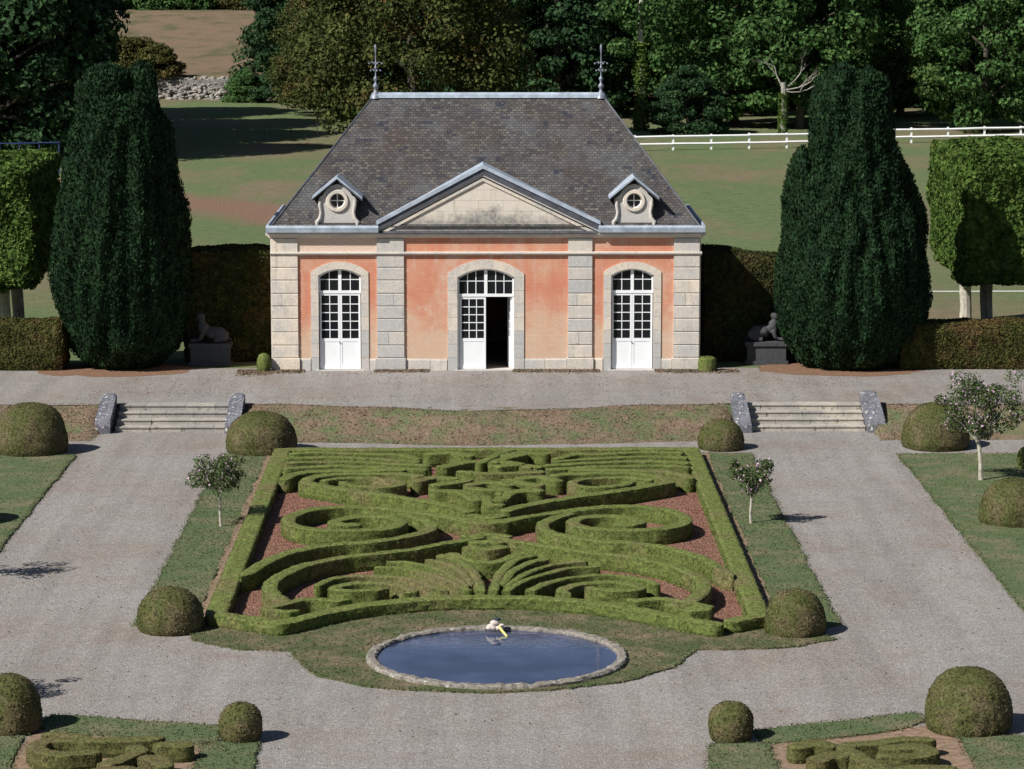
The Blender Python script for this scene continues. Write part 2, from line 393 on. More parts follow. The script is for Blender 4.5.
def resample(poly, step, closed=True):
    out = []
    n = len(poly)
    for i in range(n if closed else n - 1):
        a, b = poly[i], poly[(i + 1) % n]
        k = max(1, int(math.hypot(b[0] - a[0], b[1] - a[1]) / step))
        for j in range(k): out.append((a[0] + (b[0] - a[0]) * j / k, a[1] + (b[1] - a[1]) * j / k))
    if not closed: out.append(poly[-1])
    return out
def sheet(name, poly, z, mat, wob=.05, step=.18, skirt=0.0, kind='structure', zf=None, blades=0):
    pts = resample(poly, step)
    q = []
    for i, (x, y) in enumerate(pts):
        a, b = pts[i - 1], pts[(i + 1) % len(pts)]
        d = Vector((b[1] - a[1], a[0] - b[0])); d = d.normalized() if d.length > 0 else d
        w = wob * (mnoise.noise(Vector((x * 1.1, y * 1.1, z * 9))) + .7 * mnoise.noise(Vector((x * 4.3, y * 4.3, 3))))
        q.append((x + d[0] * w, y + d[1] * w))
    bm = bmesh.new()
    vs = [bm.verts.new((x, y, z)) for x, y in q]
    f = bm.faces.new(vs); bm.normal_update()
    if f.normal.z < 0: f.normal_flip()
    if skirt:
        lo = [bm.verts.new((x, y, z - skirt)) for x, y in q]
        n = len(vs)
        for i in range(n): bm.faces.new((vs[i], vs[(i + 1) % n], lo[(i + 1) % n], lo[i]))
    bmesh.ops.triangulate(bm, faces=[f])
    me = bpy.data.meshes.new(name); bm.to_mesh(me); bm.free(); me.materials.append(mat)
    o = link(bpy.data.objects.new(name, me)); tag(o, kind=kind)
    if blades:
        GRASS.append((q, z, blades))
    return o
GRASS = []
def inpoly(P, q):
    x, y = P[:, 0], P[:, 1]; c = np.zeros(len(P), bool)
    for i in range(len(q)):
        x1, y1 = q[i - 1]; x2, y2 = q[i]
        m = ((y1 > y) != (y2 > y)) & (x < (x2 - x1) * (y - y1) / ((y2 - y1) if y2 != y1 else 1e-9) + x1)
        c ^= m
    return c

sheet('gravel_path', [(-45, 30), (45, 30), (45, 93.0), (12.3, 93.0), (12.2, 94.9), (7.75, 94.9)] + [(x, ybot(x)) for x in np.linspace(7.6, -7.6, 40)] + [(-7.7, 94.9), (-12.2, 94.9), (-12.35, 93.0), (-45, 93.0)], 0.0, M['gravel'], .05, 1.0)
up = [(x, ytop(x)) for x in np.linspace(-12.6, 12.6, 80)]
sheet('gravel_terrace', [(-70, 96.1), (-12.6, 96.1)] + up + [(12.6, 96.1), (70, 96.1), (70, 104.6), (-70, 104.6)], .662, M['gravel'], .04, .5)
sheet('parterre_soil', [(-6.4, 67.0), (-4.6, 66.1), (-2, 68.0), (2, 68.0), (5.3, 65.8), (6.4, 66.8), (6.5, 90.1), (-6.5, 90.1)], .008, M['soil'], .04)
lawnL = [(-7.98, 67.1), (-7.4, 66.5), (-6.6, 66.2), (-6.58, 90.4), (-7.98, 90.4)]
sheet('lawn', lawnL, .04, M['lawn'], .07, .15, .04, blades=160)
sheet('lawn', [(-x, y) for x, y in reversed(lawnL)], .04, M['lawn'], .07, .15, .04, blades=160)
# lens of grass round the pond
arc = [G(190, 641), (-6.6, 66.9), (-6.13, 67.1), (-4.6, 66.15), (-3.56, 67.35), (-2.8, 67.98), (-1.2, 68.65), (1.2, 68.65), (2.8, 67.98), (3.56, 67.35), (4.7, 66.3), (6.13, 66.85), (6.6, 66.8)] + [G(*p) for p in [(800, 632), (835, 640), (800, 647), (740, 650), (697, 651), (672, 668), (620, 684), (550, 691), (490, 694), (430, 692), (360, 687), (312, 675), (288, 652), (240, 650)]]
sheet('lawn', arc, .036, M['drylawn'], .10, .15, .036, blades=160)
outer = [(-12.4, 90.2), (-12.4, 67.2), (-13.5, 66.6), (-40, 66.6), (-40, 90.2)]
sheet('lawn', outer, .045, M['lawn'], .07, .15, .045, blades=70)
sheet('lawn', [(-x, y) for x, y in reversed(outer)], .045, M['lawn'], .07, .15, .045, blades=70)
# bare earth lines beside the parterre hedge
for s in (-1, 1):
    p = [(s * 6.3, 66.9), (s * 6.64, 66.9), (s * 6.64, 90.3), (s * 6.3, 90.3)]
    sheet('dirt_edge', p if s > 0 else p[::-1], .049, M['dirt'], .09, .15)
# near compartments
def gl(ps): return [G(*p) for p in ps]
sheet('parterre_soil', gl([(40, 726), (212, 742), (205, 800), (-30, 800)]), .010, M['dirt'], .03)
sheet('parterre_soil', gl([(762, 742), (930, 726), (965, 742), (1010, 800), (790, 800)]), .010, M['dirt'], .03)
sheet('lawn', gl([(50, 716), (90, 718), (150, 723), (222, 728), (216, 742), (200, 748), (140, 740), (60, 734), (38, 728)]), .04, M['lawn'], .06, .12, .04, blades=200)
sheet('lawn', gl([(205, 744), (258, 744), (250, 800), (180, 800)]), .04, M['lawn'], .06, .12, .04, blades=200)
sheet('lawn', gl([(-60, 738), (22, 737), (-2, 800), (-60, 800)]), .04, M['lawn'], .06, .12, .04, blades=200)
sheet('lawn', gl([(752, 732), (845, 722), (916, 714), (924, 722), (905, 730), (830, 740), (768, 745)]), .04, M['lawn'], .06, .12, .04, blades=200)
sheet('lawn', gl([(708, 745), (768, 745), (790, 800), (712, 800)]), .04, M['lawn'], .06, .12, .04, blades=200)
sheet('lawn', gl([(958, 738), (1100, 736), (1100, 800), (996, 800)]), .04, M['lawn'], .06, .12, .04, blades=200)
# rusty needle litter under the yews
for cx, cy, a, bb in ((-12.9, 104.3, 2.7, 1.9), (12.4, 104.3, 2.9, 1.9)):
    sheet('needle_litter', [(cx + a * math.cos(t), cy + bb * math.sin(t) * (1.0)) for t in np.linspace(0, 2 * math.pi, 40, endpoint=False)], .667, M['litter'], .3, .3)
# tufts of grass standing in the lawns (uncountable)
POND = G(497, 654.0, .12)
gb = MB(); r2 = np.random.default_rng(3)
for q, z, dens in GRASS:
    qa = np.array(q); lo, hi = qa.min(0), qa.max(0); lo = np.maximum(lo, [-16, 50]); hi = np.minimum(hi, [16, 95])
    n = int((hi - lo).prod() * dens); P = np.column_stack([r2.uniform(lo[0], hi[0], n), r2.uniform(lo[1], hi[1], n)])
    P = P[inpoly(P, q)]
    E = np.array(q); E = np.repeat(E, 7, 0) + r2.normal(size=(len(E) * 7, 2)) * .05; E = E[(E[:, 0] > -16) & (E[:, 0] < 16)]
    P = np.vstack([P, E]); P = P[np.hypot(P[:, 0] - POND[0], P[:, 1] - POND[1]) > 2.86]; P3 = np.column_stack([P, np.full(len(P), z + .005)])
    N = np.column_stack([r2.normal(size=len(P)), r2.normal(size=len(P)), np.full(len(P), .6)])
    gb.quads(leaves(P3, N, .055, .6, 2.0, r2), np.clip(r2.normal(.5, .25, len(P)), 0, 1))
# rough grass on the bank and weeds at the foot of the building
n = 19000; Px = r2.uniform(-16, 16, n); Py = r2.uniform(92.0, 96.4, n)
keep = np.array([ybot(x) < y < ytop(x) + .05 and not (7.7 < abs(x) < 12.2) for x, y in zip(Px, Py)])
Px, Py = Px[keep], Py[keep]
P3 = np.array([(x, y, gz(x, y) + .02) for x, y in zip(Px, Py)])
gb.quads(leaves(P3, np.column_stack([r2.normal(size=(len(P3), 2)), np.full(len(P3), .6)]), .075, .6, 2.2, r2), np.clip(r2.normal(.4, .25, len(P3)), 0, 1), 1)
for a, b_, w in ((-8.1, -6.3, .45), (-3.9, -2.0, .32), (.9, 3.9, .35), (5.8, 8.7, .45), (-8.6, -7.4, .8)):
    n = int((b_ - a) * 900); P3 = np.column_stack([r2.uniform(a, b_, n), 103.93 - abs(r2.normal(size=n)) * w * .6, np.full(n, .69)])
    gb.quads(leaves(P3, np.column_stack([r2.normal(size=(n, 2)), np.full(n, .4)]), .09, .6, 2, r2), np.clip(r2.normal(.5, .25, n), 0, 1), 1)
M['drystraw'] = foliage('dry_grass_blades', (.10, .09, .05), (.18, .145, .095), (.27, .21, .15), .6, .1, (.26, .19, .14), .42)
tag(gb.build('grass', [M['blades'], M['drystraw']], recalc=False), kind='stuff')

# fallen leaves and bits lying on the gravel
fl_ = MB(); n = 5200; Px = r2.uniform(-13, 13, n); Py = np.concatenate([r2.uniform(56, 94, n // 2), r2.uniform(96.6, 103.8, n - n // 2)])
zz_ = np.where(Py > 96, .672, .012); k_ = (np.hypot(Px - POND[0], Py - POND[1]) > 3) & (np.array([mnoise.noise(Vector((x * .5, y * .5, 2))) for x, y in zip(Px, Py)]) > -.05)
fl_.quads(leaves(np.column_stack([Px, Py, zz_])[k_], np.tile([0, 0, 1.0], (int(k_.sum()), 1)), .055, .5, 1.5, r2), np.clip(r2.normal(.4, .3, int(k_.sum())), 0, 1))
M['deadleaf'] = foliage('fallen_leaf_litter', (.10, .06, .035), (.17, .12, .07), (.22, .19, .10), .8)
tag(fl_.build('fallen_leaves', M['deadleaf'], recalc=False), kind='stuff')

# ------------------------------------------------------------------ clipped box embroidery
def catmull(pts, step=.08):
    if len(pts) < 3: return pts
    P = [np.array(p) for p in pts]; P = [2 * P[0] - P[1]] + P + [2 * P[-1] - P[-2]]
    out = []
    for i in range(1, len(P) - 2):
        k = max(2, int(np.linalg.norm(P[i + 1] - P[i]) / step))
        for j in range(k):
            t = j / k
            out.append(tuple(.5 * ((2 * P[i]) + (-P[i - 1] + P[i + 1]) * t + (2 * P[i - 1] - 5 * P[i] + 4 * P[i + 1] - P[i + 2]) * t * t + (-P[i - 1] + 3 * P[i] - 3 * P[i + 1] + P[i + 2]) * t ** 3)))
    out.append(tuple(P[-2])); return out
def hedge_plan(strokes, bounds, res, H, mat, labels, group, zb=0.0, lsize=.034, dens=520, heights={}, keepout=None):
    """strokes: (key, pts in metres, width). Every key becomes one clipped hedge with solid walls and leaves."""
    x0, x1, y0, y1 = bounds; H0 = H
    gx = np.arange(x0, x1, res); gy = np.arange(y0, y1, res)
    keys = list(dict.fromkeys(k for k, _, _ in strokes)); FF = {k: np.full((len(gy), len(gx)), -9.0, np.float32) for k in keys}
    for k, pts, w in strokes:
        sm = catmull(pts) if len(pts) > 2 else pts
        n = len(sm)
        for i in range(max(1, n - 1)):
            a = np.array(sm[i]); b = np.array(sm[min(i + 1, n - 1)])
            tt = i / max(1, n - 1)
            hw = (w[0] + (w[1] - w[0]) * tt if isinstance(w, tuple) else w) * .5
            lo = np.minimum(a, b) - hw - .12; hi = np.maximum(a, b) + hw + .12
            i0, i1 = np.searchsorted(gx, [lo[0], hi[0]]); j0, j1 = np.searchsorted(gy, [lo[1], hi[1]])
            if i1 <= i0 or j1 <= j0: continue
            XX, YY = np.meshgrid(gx[i0:i1], gy[j0:j1]); d = b - a; L = max(float(d @ d), 1e-9)
            t = np.clip(((XX - a[0]) * d[0] + (YY - a[1]) * d[1]) / L, 0, 1)
            f = hw - np.hypot(XX - a[0] - t * d[0], YY - a[1] - t * d[1])
            FF[k][j0:j1, i0:i1] = np.maximum(FF[k][j0:j1, i0:i1], f)
    wob = np.array([[mnoise.noise(Vector((x * 2.2, y * 2.2, 0))) * .02 + mnoise.noise(Vector((x * 7, y * 7, 4))) * .008 for x in gx] for y in gy], np.float32)
    stack = np.stack([FF[k] for k in keys])
    for ki, k in enumerate(keys):
        f = stack[ki] + wob
        if len(keys) > 1:
            oth = np.delete(stack, ki, 0).max(0); f = np.minimum(f, (stack[ki] - oth) * .5 - .008) if k != 'frame' else f
            if 'frame' in keys and k != 'frame': f = np.minimum(f, -stack[keys.index('frame')] - wob - .004)
        H = heights.get(k, H0)
        if keepout is not None and k != 'frame': f = np.where(gy[:, None] < np.interp(gx, [p[0] for p in keepout], [p[1] for p in keepout])[None, :] + .2, -1, f)
        ins = f > 0
        if ins.sum() < 4: continue
        gyy, gxx = np.gradient(f, res)
        vid = {}; V = []; Fv = []; Nn = []
        J, I = np.nonzero(ins)
        def cell(j, i):
            c = (j, i)
            if c in vid: return vid[c]
            p = []
            q = [(j, i), (j, i + 1), (j + 1, i + 1), (j + 1, i)]
            for a_, b_ in ((0, 1), (1, 2), (2, 3), (3, 0)):
                fa, fb = f[q[a_]], f[q[b_]]
                if (fa > 0) != (fb > 0):
                    t = min(max(fa / (fa - fb), .02), .98)
                    p.append((q[a_][1] + (q[b_][1] - q[a_][1]) * t, q[a_][0] + (q[b_][0] - q[a_][0]) * t))
            if p: u = (sum(a[0] for a in p) / len(p), sum(a[1] for a in p) / len(p)); fv = 0.0
            else: u = (i + .5, j + .5); fv = float(f[j, i])
            vid[c] = len(V); V.append((x0 + u[0] * res, y0 + u[1] * res)); Fv.append(fv); Nn.append((-gxx[j, i], -gyy[j, i])); return vid[c]
        top = []; walls = []
        H_, W_ = f.shape
        for j, i in zip(J.tolist(), I.tolist()):
            if j < 1 or i < 1 or j > H_ - 2 or i > W_ - 2: continue
            c = (cell(j - 1, i - 1), cell(j - 1, i), cell(j, i), cell(j, i - 1)); top.append(c)
            if not ins[j - 1, i]: walls.append((c[1], c[0]))
            if not ins[j, i + 1]: walls.append((c[2], c[1]))
            if not ins[j + 1, i]: walls.append((c[3], c[2]))
            if not ins[j, i - 1]: walls.append((c[0], c[3]))
        V = np.array(V); Fv = np.array(Fv); Nn = np.array(Nn); Nn = Nn / np.maximum(np.linalg.norm(Nn, axis=1, keepdims=True), 1e-6)
        hz = np.array([H + .022 * mnoise.noise(Vector((x * 1.3, y * 1.3, 7))) + .014 * mnoise.noise(Vector((x * 6, y * 6, 2))) for x, y in V])
        z = hz - .018 * np.clip(1 - Fv / .06, 0, 1)
        mb = MB(); n = len(V)
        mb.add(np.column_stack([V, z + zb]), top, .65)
        rows = [z]; fr = (.62, .3, 0.0); ring = [np.column_stack([V, z + zb])]
        wv = sorted({a for w in walls for a in w}); idx = {a: q for q, a in enumerate(wv)}
        wa = np.array(wv, int)
        if len(wa) == 0: continue
        rr = [np.column_stack([V[wa], z[wa] + zb])]
        for fq in fr:
            o_ = .012 + .03 * np.array([mnoise.noise(Vector((V[a][0] * 4, V[a][1] * 4, fq * 5))) for a in wa]) - (.03 if fq == 0 else 0)
            rr.append(np.column_stack([V[wa] + Nn[wa] * o_[:, None], hz[wa] * fq + zb - (.01 if fq == 0 else 0)]))
        base = np.vstack(rr); m_ = len(wa)
        wf = [(idx[a] + q * m_, idx[b] + q * m_, idx[b] + (q + 1) * m_, idx[a] + (q + 1) * m_) for a, b in walls for q in range(3)]
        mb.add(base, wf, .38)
        # leaves: on the top and on the sides
        nt_ = int(len(top) * res * res * dens); ti = rng.integers(0, len(top), nt_); c0 = np.array(top)[ti]
        P = np.column_stack([V[c0].mean(1) + rng.uniform(-res, res, (nt_, 2)) * .5, z[c0].mean(1) + zb + .002])
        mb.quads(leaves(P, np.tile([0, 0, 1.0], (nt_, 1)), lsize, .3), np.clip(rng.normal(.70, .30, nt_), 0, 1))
        nw = int(len(walls) * res * H * dens * 1.1)
        if nw:
            wi = np.array(walls)[rng.integers(0, len(walls), nw)]; t = rng.uniform(0, 1, (nw, 1)); xy = V[wi[:, 0]] * (1 - t) + V[wi[:, 1]] * t
            nn = Nn[wi[:, 0]]; hh = rng.uniform(.03, 1, nw) ** .8 * z[wi[:, 0]]
            P = np.column_stack([xy + nn * .012, hh + zb])
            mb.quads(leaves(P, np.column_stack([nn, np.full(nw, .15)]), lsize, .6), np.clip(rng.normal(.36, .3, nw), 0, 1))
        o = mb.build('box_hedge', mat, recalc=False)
        tag(o, labels[k], 'hedge', group)

HH = .42
def T(ps, z=HH): return [G(x, y, z) for x, y in ps]
def mir(ps): return [(-x, y) for x, y in ps]
fr = []
xo = 6.13
fr += [('frame', [(-xo, 67.1), (-xo, 89.65)], .48), ('frame', [(xo, 66.85), (xo, 89.65)], .48), ('frame', [(-xo, 89.65), (xo, 89.65)], .46)]
front = [(-4.6, 66.15), (-3.56, 67.35), (-2.8, 67.98), (-1.98, 68.4), (-1.2, 68.68), (-.46, 68.78), (.46, 68.78), (1.2, 68.68), (1.98, 68.4), (2.8, 67.98), (3.56, 67.35), (4.6, 66.35), (5.05, 65.95)]
fr += [('frame', front, .42), ('frame', [(-xo, 67.08), (-4.6, 66.15)], .42), ('frame', [(xo, 66.85), (5.5, 66.35)], .42)]
half = {  # key: (list of strokes on the left half traced on the hedge tops), label stem
 'scroll': ([[(484, 520), (466, 519.3), (438, 514.8), (411, 510.8), (385, 508.2), (358, 506), (330, 506.5), (308, 509.5), (293, 514.5), (288, 520), (295, 525), (312, 528.5), (340, 529.5), (370, 529), (392, 526.3), (401, 521.5), (394, 517.8), (378, 515.8), (360, 515.6), (345, 517.5), (334, 521.5), (343, 524.3), (355, 524)]], .42, 'big round spiral hedge in the {s} middle of the parterre'),
 'wave': ([[(404, 513), (420, 517.5), (431, 523.5), (428, 529.5), (410, 535), (372, 541), (340, 543), (310, 547), (282, 554), (262, 563), (248, 572)]], .40, 'long wavy hedge curling below the {s} big spiral to the frame'),
 'sweep': ([[(479, 536.5), (452, 541.5), (411, 548.5), (375, 553), (342, 556.5), (310, 563), (287, 571), (274, 579), (270, 586), (273, 593), (283, 600)]], (.34, .44), 'sweeping hook-shaped hedge in the {s} front corner of the parterre'),
 'lowscroll': ([[(266, 607), (285, 602.5), (310, 598.5), (340, 600), (371, 599.5), (398, 596.5), (412, 590.5), (404, 585.5), (385, 582.3), (360, 582), (343, 584), (334, 587.5), (345, 590), (370, 589.5), (383, 587.5)], [(268, 609), (292, 610.5), (322, 609)]], .34, 'flat oval scroll hedge just behind the {s} front edge of the parterre'),
 'leafa': ([[(318, 584), (332, 578.3), (362, 575), (398, 576.5), (425, 582), (448, 592)]], (.24, .30), 'lowest curved leaf hedge of the {s} front fan'),
 'leafb': ([[(378, 566), (404, 567.5), (430, 573.5), (455, 582), (470, 591)]], .24, 'second curved leaf hedge of the {s} front fan'),
 'leafc': ([[(390, 561), (410, 562), (432, 566.5), (452, 575), (466, 585)]], .23, 'third curved leaf hedge of the {s} front fan'),
 'leafd': ([[(430, 559), (448, 563), (463, 572), (472, 583)]], .28, 'fourth curved leaf hedge of the {s} front fan'),
 'leafe': ([[(441, 554.5), (460, 560), (472, 570), (478, 582), (481, 591)]], .30, 'innermost upright leaf hedge of the {s} front fan'),
 'arm': ([[(305, 482), (322, 485), (356, 490.5), (397, 496), (432, 501.5), (455, 506), (468, 510)], [(305, 482), (311, 477), (330, 474), (360, 472.6), (400, 473.2), (418, 475)]], .44, 'long diagonal arm hedge in the {s} back of the parterre'),
 'curl': ([[(325, 480), (345, 477.5), (375, 477.5), (397, 480), (400, 484), (380, 486.5), (352, 484.5), (343, 481.5)]], .34, 'small curled hedge inside the {s} long diagonal arm'),
 'block': ([[(285, 478), (292, 474.3), (312, 471), (345, 470), (400, 469)]], .44, 'blunt ended hedge beside the {s} frame, behind the diagonal arm'),
 'rowa': ([[(288, 467), (327, 465.5), (373, 466.5), (423, 469)]], .36, 'fourth feather row hedge from the back on the {s}'),
 'rowb': ([[(288, 462.5), (327, 461), (373, 462), (426, 465)]], .36, 'third feather row hedge from the back on the {s}'),
 'rowc': ([[(290, 457.5), (327, 456.5), (373, 458), (416, 461)]], .36, 'second feather row hedge from the back on the {s}'),
 'rowd': ([[(294, 452.8), (328, 451.8), (363, 453.3), (398, 454), (417, 458)]], .36, 'rearmost feather row hedge on the {s}'),
 'knob': ([[(418, 480), (434, 476.5), (452, 477.5)], [(436, 484), (455, 481.5), (466, 479.5)]], .50, 'round ended hedge bump on the {s} of the palmette'),
 'foot': ([[(437, 490), (452, 490), (466, 493), (474, 499)]], .52, 'broad curved hedge at the {s} foot of the palmette'),
 'plume': ([[(443, 466), (458, 463), (470, 461)], [(430, 453), (452, 452), (468, 455)]], .50, 'short plume hedge on the {s} side of the palmette top'),
}
order = {'left': 'left', 'right': 'right'}
labels = {'frame': 'long clipped box hedge framing the whole embroidered parterre'}
def halfpts(ps): return T(ps)
for k, (sts, w, lab) in half.items():
    for s in ('left', 'right'):
        for ps in sts:
            q = halfpts(ps); q = q if s == 'left' else mir(q)
            if k == 'wave': q = q + [((-1 if s == 'left' else 1) * 6.0, q[-1][1] - .35)]
            fr.append((k + s, q, tuple(a * .82 for a in w) if isinstance(w, tuple) else w * .82))
        labels[k + s] = lab.format(s=s)
cent = {
 'joint': ([[(470, 521), (486.5, 522), (503, 521)], [(474, 515), (486.5, 517), (500, 515)]], .46, 'central knot hedge joining the two big spirals'),
 'keel': ([[(466, 535.5), (486.5, 533.5), (507, 535.5)]], .34, 'shallow arched hedge on the middle axis below the central knot'),
 'disc': ([[(470, 546.5), (486.5, 548), (502, 546)], [(476, 541), (497, 541)]], .46, 'small rounded hedge clump on the middle axis'),
 'bowl': ([[(452, 553), (466, 558.5), (486.5, 561.5), (505, 559), (517, 553.5)]], .38, 'bowl shaped hedge above the front fan'),
 'basel': ([[(462, 594), (478, 594.5)], [(495, 593), (515, 592)]], .42, 'low hedge clump at the root of the front fan'),
 'rose': ([[(470, 484), (486.5, 481.5), (508, 484)], [(473, 488), (486, 489), (504, 488.5)]], .46, 'oval hedge clump in the heart of the palmette'),
 'stem': ([[(486, 496), (489, 503), (500, 504)], [(500, 492), (503, 499)]], .34, 'small stem hedge between the palmette and the knot'),
 'bar': ([[(462, 471), (486, 472.5), (540, 471)]], .40, 'straight hedge bar across the palmette'),
 'crown': ([[(480, 462), (492, 456.5), (502, 452), (512, 449.5)]], .30, 'slanting hedge feather at the top of the palmette'),
 'crest': ([[(494, 461.5), (506, 457), (522, 454)]], .42, 'second slanting hedge feather at the top of the palmette'),
 'mid': ([[(500, 465.5), (520, 464), (536, 466)]], .48, 'rounded hedge clump right of the palmette feathers'),
}
for k, (sts, w, lab) in cent.items():
    for ps in sts: fr.append((k, T(ps), w * .84))
    labels[k] = lab
hedge_plan(fr, (-6.6, 6.6, 65.3, 90.2), .05, HH, M['box'], labels, 'clipped box hedges of the parterre', heights={'frame': .31}, keepout=[(-xo, 67.08)] + front + [(xo, 66.8)])

# near compartments
nh = []; nl = {}
def ns(k, ps, w, lab): nh.append((k, T(ps, .33), w)); nl[k] = lab
ns('g1', [(92, 751), (62, 753.5), (40, 750), (37, 744), (52, 739.5), (95, 739.5), (125, 739), (155, 736.5)], .36, 'hooked dry box hedge in the bottom left corner bed')
ns('g1', [(50, 733), (66, 734), (84, 736)], .3, '')
nl['g1'] = 'hooked dry box hedge in the bottom left corner bed'
ns('g2', [(164, 743.5), (182, 743.5)], .42, 'short dry box hedge stub nearest the lawn in the bottom left bed')
ns('g3', [(134, 746), (139, 749), (124, 757), (106, 763)], .34, 'slanting dry box hedge in the middle of the bottom left bed')
ns('g4', [(148, 757), (160, 758), (163, 764)], .4, 'small round dry box hedge at the bottom left bed front')
ns('g5', [(95, 770), (128, 768), (140, 776)], .36, 'dry box hedge cut by the lower edge of the bottom left bed')
ns('h1', [(798, 745), (812, 742), (828, 744.5)], .40, 'short dry box hedge on the far left of the bottom right bed')
ns('h2', [(818, 758), (830, 753.5), (841, 754)], .42, 'rounded dry box hedge stub in front of the bottom right bed')
ns('h3', [(926, 739), (899, 738.5), (872, 742), (850, 743.5), (845, 747), (855, 754), (870, 762), (890, 770)], .36, 'branching dry box hedge in the middle of the bottom right bed')
ns('h4', [(885, 754.5), (910, 755), (930, 751.5), (922, 746.5), (888, 746)], .34, 'looped dry box hedge at the right of the bottom right bed')
ns('h5', [(900, 768), (925, 766.5), (948, 767)], .36, 'dry box hedge cut by the lower edge of the bottom right bed')
hedge_plan(nh, (-10, 10.5, 50, 58.5), .05, .33, M['box_dry'], nl, 'dry box hedges of the near beds')

# ------------------------------------------------------------------ clipped domes
def lump(prof, n_t=56, n_z=30, amp=.04, freq=1.6, seed=0, flat=1.0):
    """closed surface of revolution with uneven clipping; returns points, normals, faces"""
    ps = [np.array(p, float) for p in prof]
    L = [0]
    for a, b in zip(ps[:-1], ps[1:]): L.append(L[-1] + np.linalg.norm(b - a))
    s = np.linspace(0, L[-1], n_z); R = np.interp(s, L, [p[0] for p in ps]); Z = np.interp(s, L, [p[1] for p in ps])
    th = np.linspace(0, 2 * math.pi, n_t, endpoint=False)
    V = []
    for r, z in zip(R, Z):
        for t in th:
            d = 1 + amp * (mnoise.noise(Vector((math.cos(t) * freq, math.sin(t) * freq, z * freq * flat + seed))) + .5 * mnoise.noise(Vector((math.cos(t) * freq * 3, math.sin(t) * freq * 3, z * freq * 3 * flat + seed))))
            V.append((r * math.cos(t) * d, r * math.sin(t) * d, z * (1 + .3 * (d - 1))))
    V = np.array(V)
    Fc = [(i * n_t + k, i * n_t + (k + 1) % n_t, (i + 1) * n_t + (k + 1) % n_t, (i + 1) * n_t + k) for i in range(n_z - 1) for k in range(n_t)]
    return V, Fc
def scatter(V, Fc, dens, r=rng):
    Fa = np.array(Fc); A, B, Cc, D = (V[Fa[:, i]] for i in range(4))
    nrm = np.cross(Cc - A, D - B); ar = np.linalg.norm(nrm, axis=1) * .5
    n = int(ar.sum() * dens); fi = r.choice(len(Fa), n, p=ar / ar.sum())
    u, v = r.uniform(size=(n, 1)), r.uniform(size=(n, 1))
    P = (A[fi] * (1 - u) + B[fi] * u) * (1 - v) + (D[fi] * (1 - u) + Cc[fi] * u) * v
    return P, unit(nrm[fi])
dome_prof = [(math.cos(a) ** .82 if a < 1.57 else 1e-3, .18 + .82 * math.sin(a) ** .92) for a in np.linspace(math.pi / 2, 0.02, 12)] + [(1.0, .12), (.97, .03), (.93, -.02)]
ball_prof = [(math.cos(a) ** .8 if a < 1.57 else 1e-3, .40 + .60 * math.sin(a) ** .9) for a in np.linspace(math.pi / 2, 0.02, 12)] + [(1.0, .36), (.98, .22), (.92, .08), (.84, -.02)]
def dome(px, by, w, top, label, prof=dome_prof, name='box_dome', seed=0, cat='topiary', group='clipped box domes', mat='dome', zb=.02):
    # base front row by -> the centre sits one radius further back
    x, y = G(px, by, zb); R = w / 2 / F * y; y += R * .8; x = GX(px, y); h = GZ(top, y - .1 * R) - zb; R *= .955
    V, Fc = lump([(r * R, z * h) for r, z in prof], amp=.042, freq=1.9, seed=seed * 3.1)
    mb = MB(); mb.add(V, Fc, .5)
    P, Nn = scatter(V, Fc, 1500)
    mb.quads(leaves(P + Nn * rng.uniform(-.012, .028, (len(P), 1)), Nn, .045, 1.2), np.clip(rng.normal(.5, .36, len(P)), 0, 1))
    o = mb.build(name, M[mat], recalc=False); o.location = (x, y, zb)
    return tag(o, label, cat, group)
DL = [
 (31, 457, 78, 403, 'large clipped box dome left of the left steps'),
 (261, 456, 76, 412, 'wide low box dome at the right foot of the left steps'),
 (721, 451, 49, 420, 'small box dome at the left foot of the right steps'),
 (936, 451, 72, 404, 'box dome behind the tall pink shrub, right of the right steps'),
 (1014, 528, 74, 480, 'box dome on the right lawn in front of the tall pink shrub'),
 (-41, 528, 74, 480, 'box dome on the left lawn just outside the picture'),
 (170, 635, 72, 588, 'box dome at the front left corner of the parterre'),
 (795, 638, 66, 591, 'box dome at the front right corner of the parterre'),
 (9, 736, 70, 674, 'large brownish box dome at the bottom left beside the gravel'),
 (969, 737, 94, 670, 'largest box dome at the bottom right corner'),
]
for i, (px, by, w, top, lab) in enumerate(DL): dome(px, by, w, top, lab, seed=i)
dome(240, 744, 47, 703, 'small round box ball by the bottom left bed', ball_prof, 'box_ball', 21)
dome(730.5, 744, 49, 703, 'small round box ball by the bottom right bed', ball_prof, 'box_ball', 22)
dome(1030, 470, 26, 447, 'little green shrub at the right edge behind the lawn dome', ball_prof, 'small_shrub', 23, 'shrub', None, 'box')
dome(264, 372.5, 15, 353, 'low green shrub against the left corner of the building', ball_prof, 'small_shrub', 24, 'shrub', None, 'box', .66)
dome(707, 372.5, 19, 357, 'low square shrub against the right corner of the building', [(1e-3, 1), (.7, .98), (.95, .9), (1, .6), (1, .1), (.95, -.02)], 'small_shrub', 25, 'shrub', None, 'box', .66)

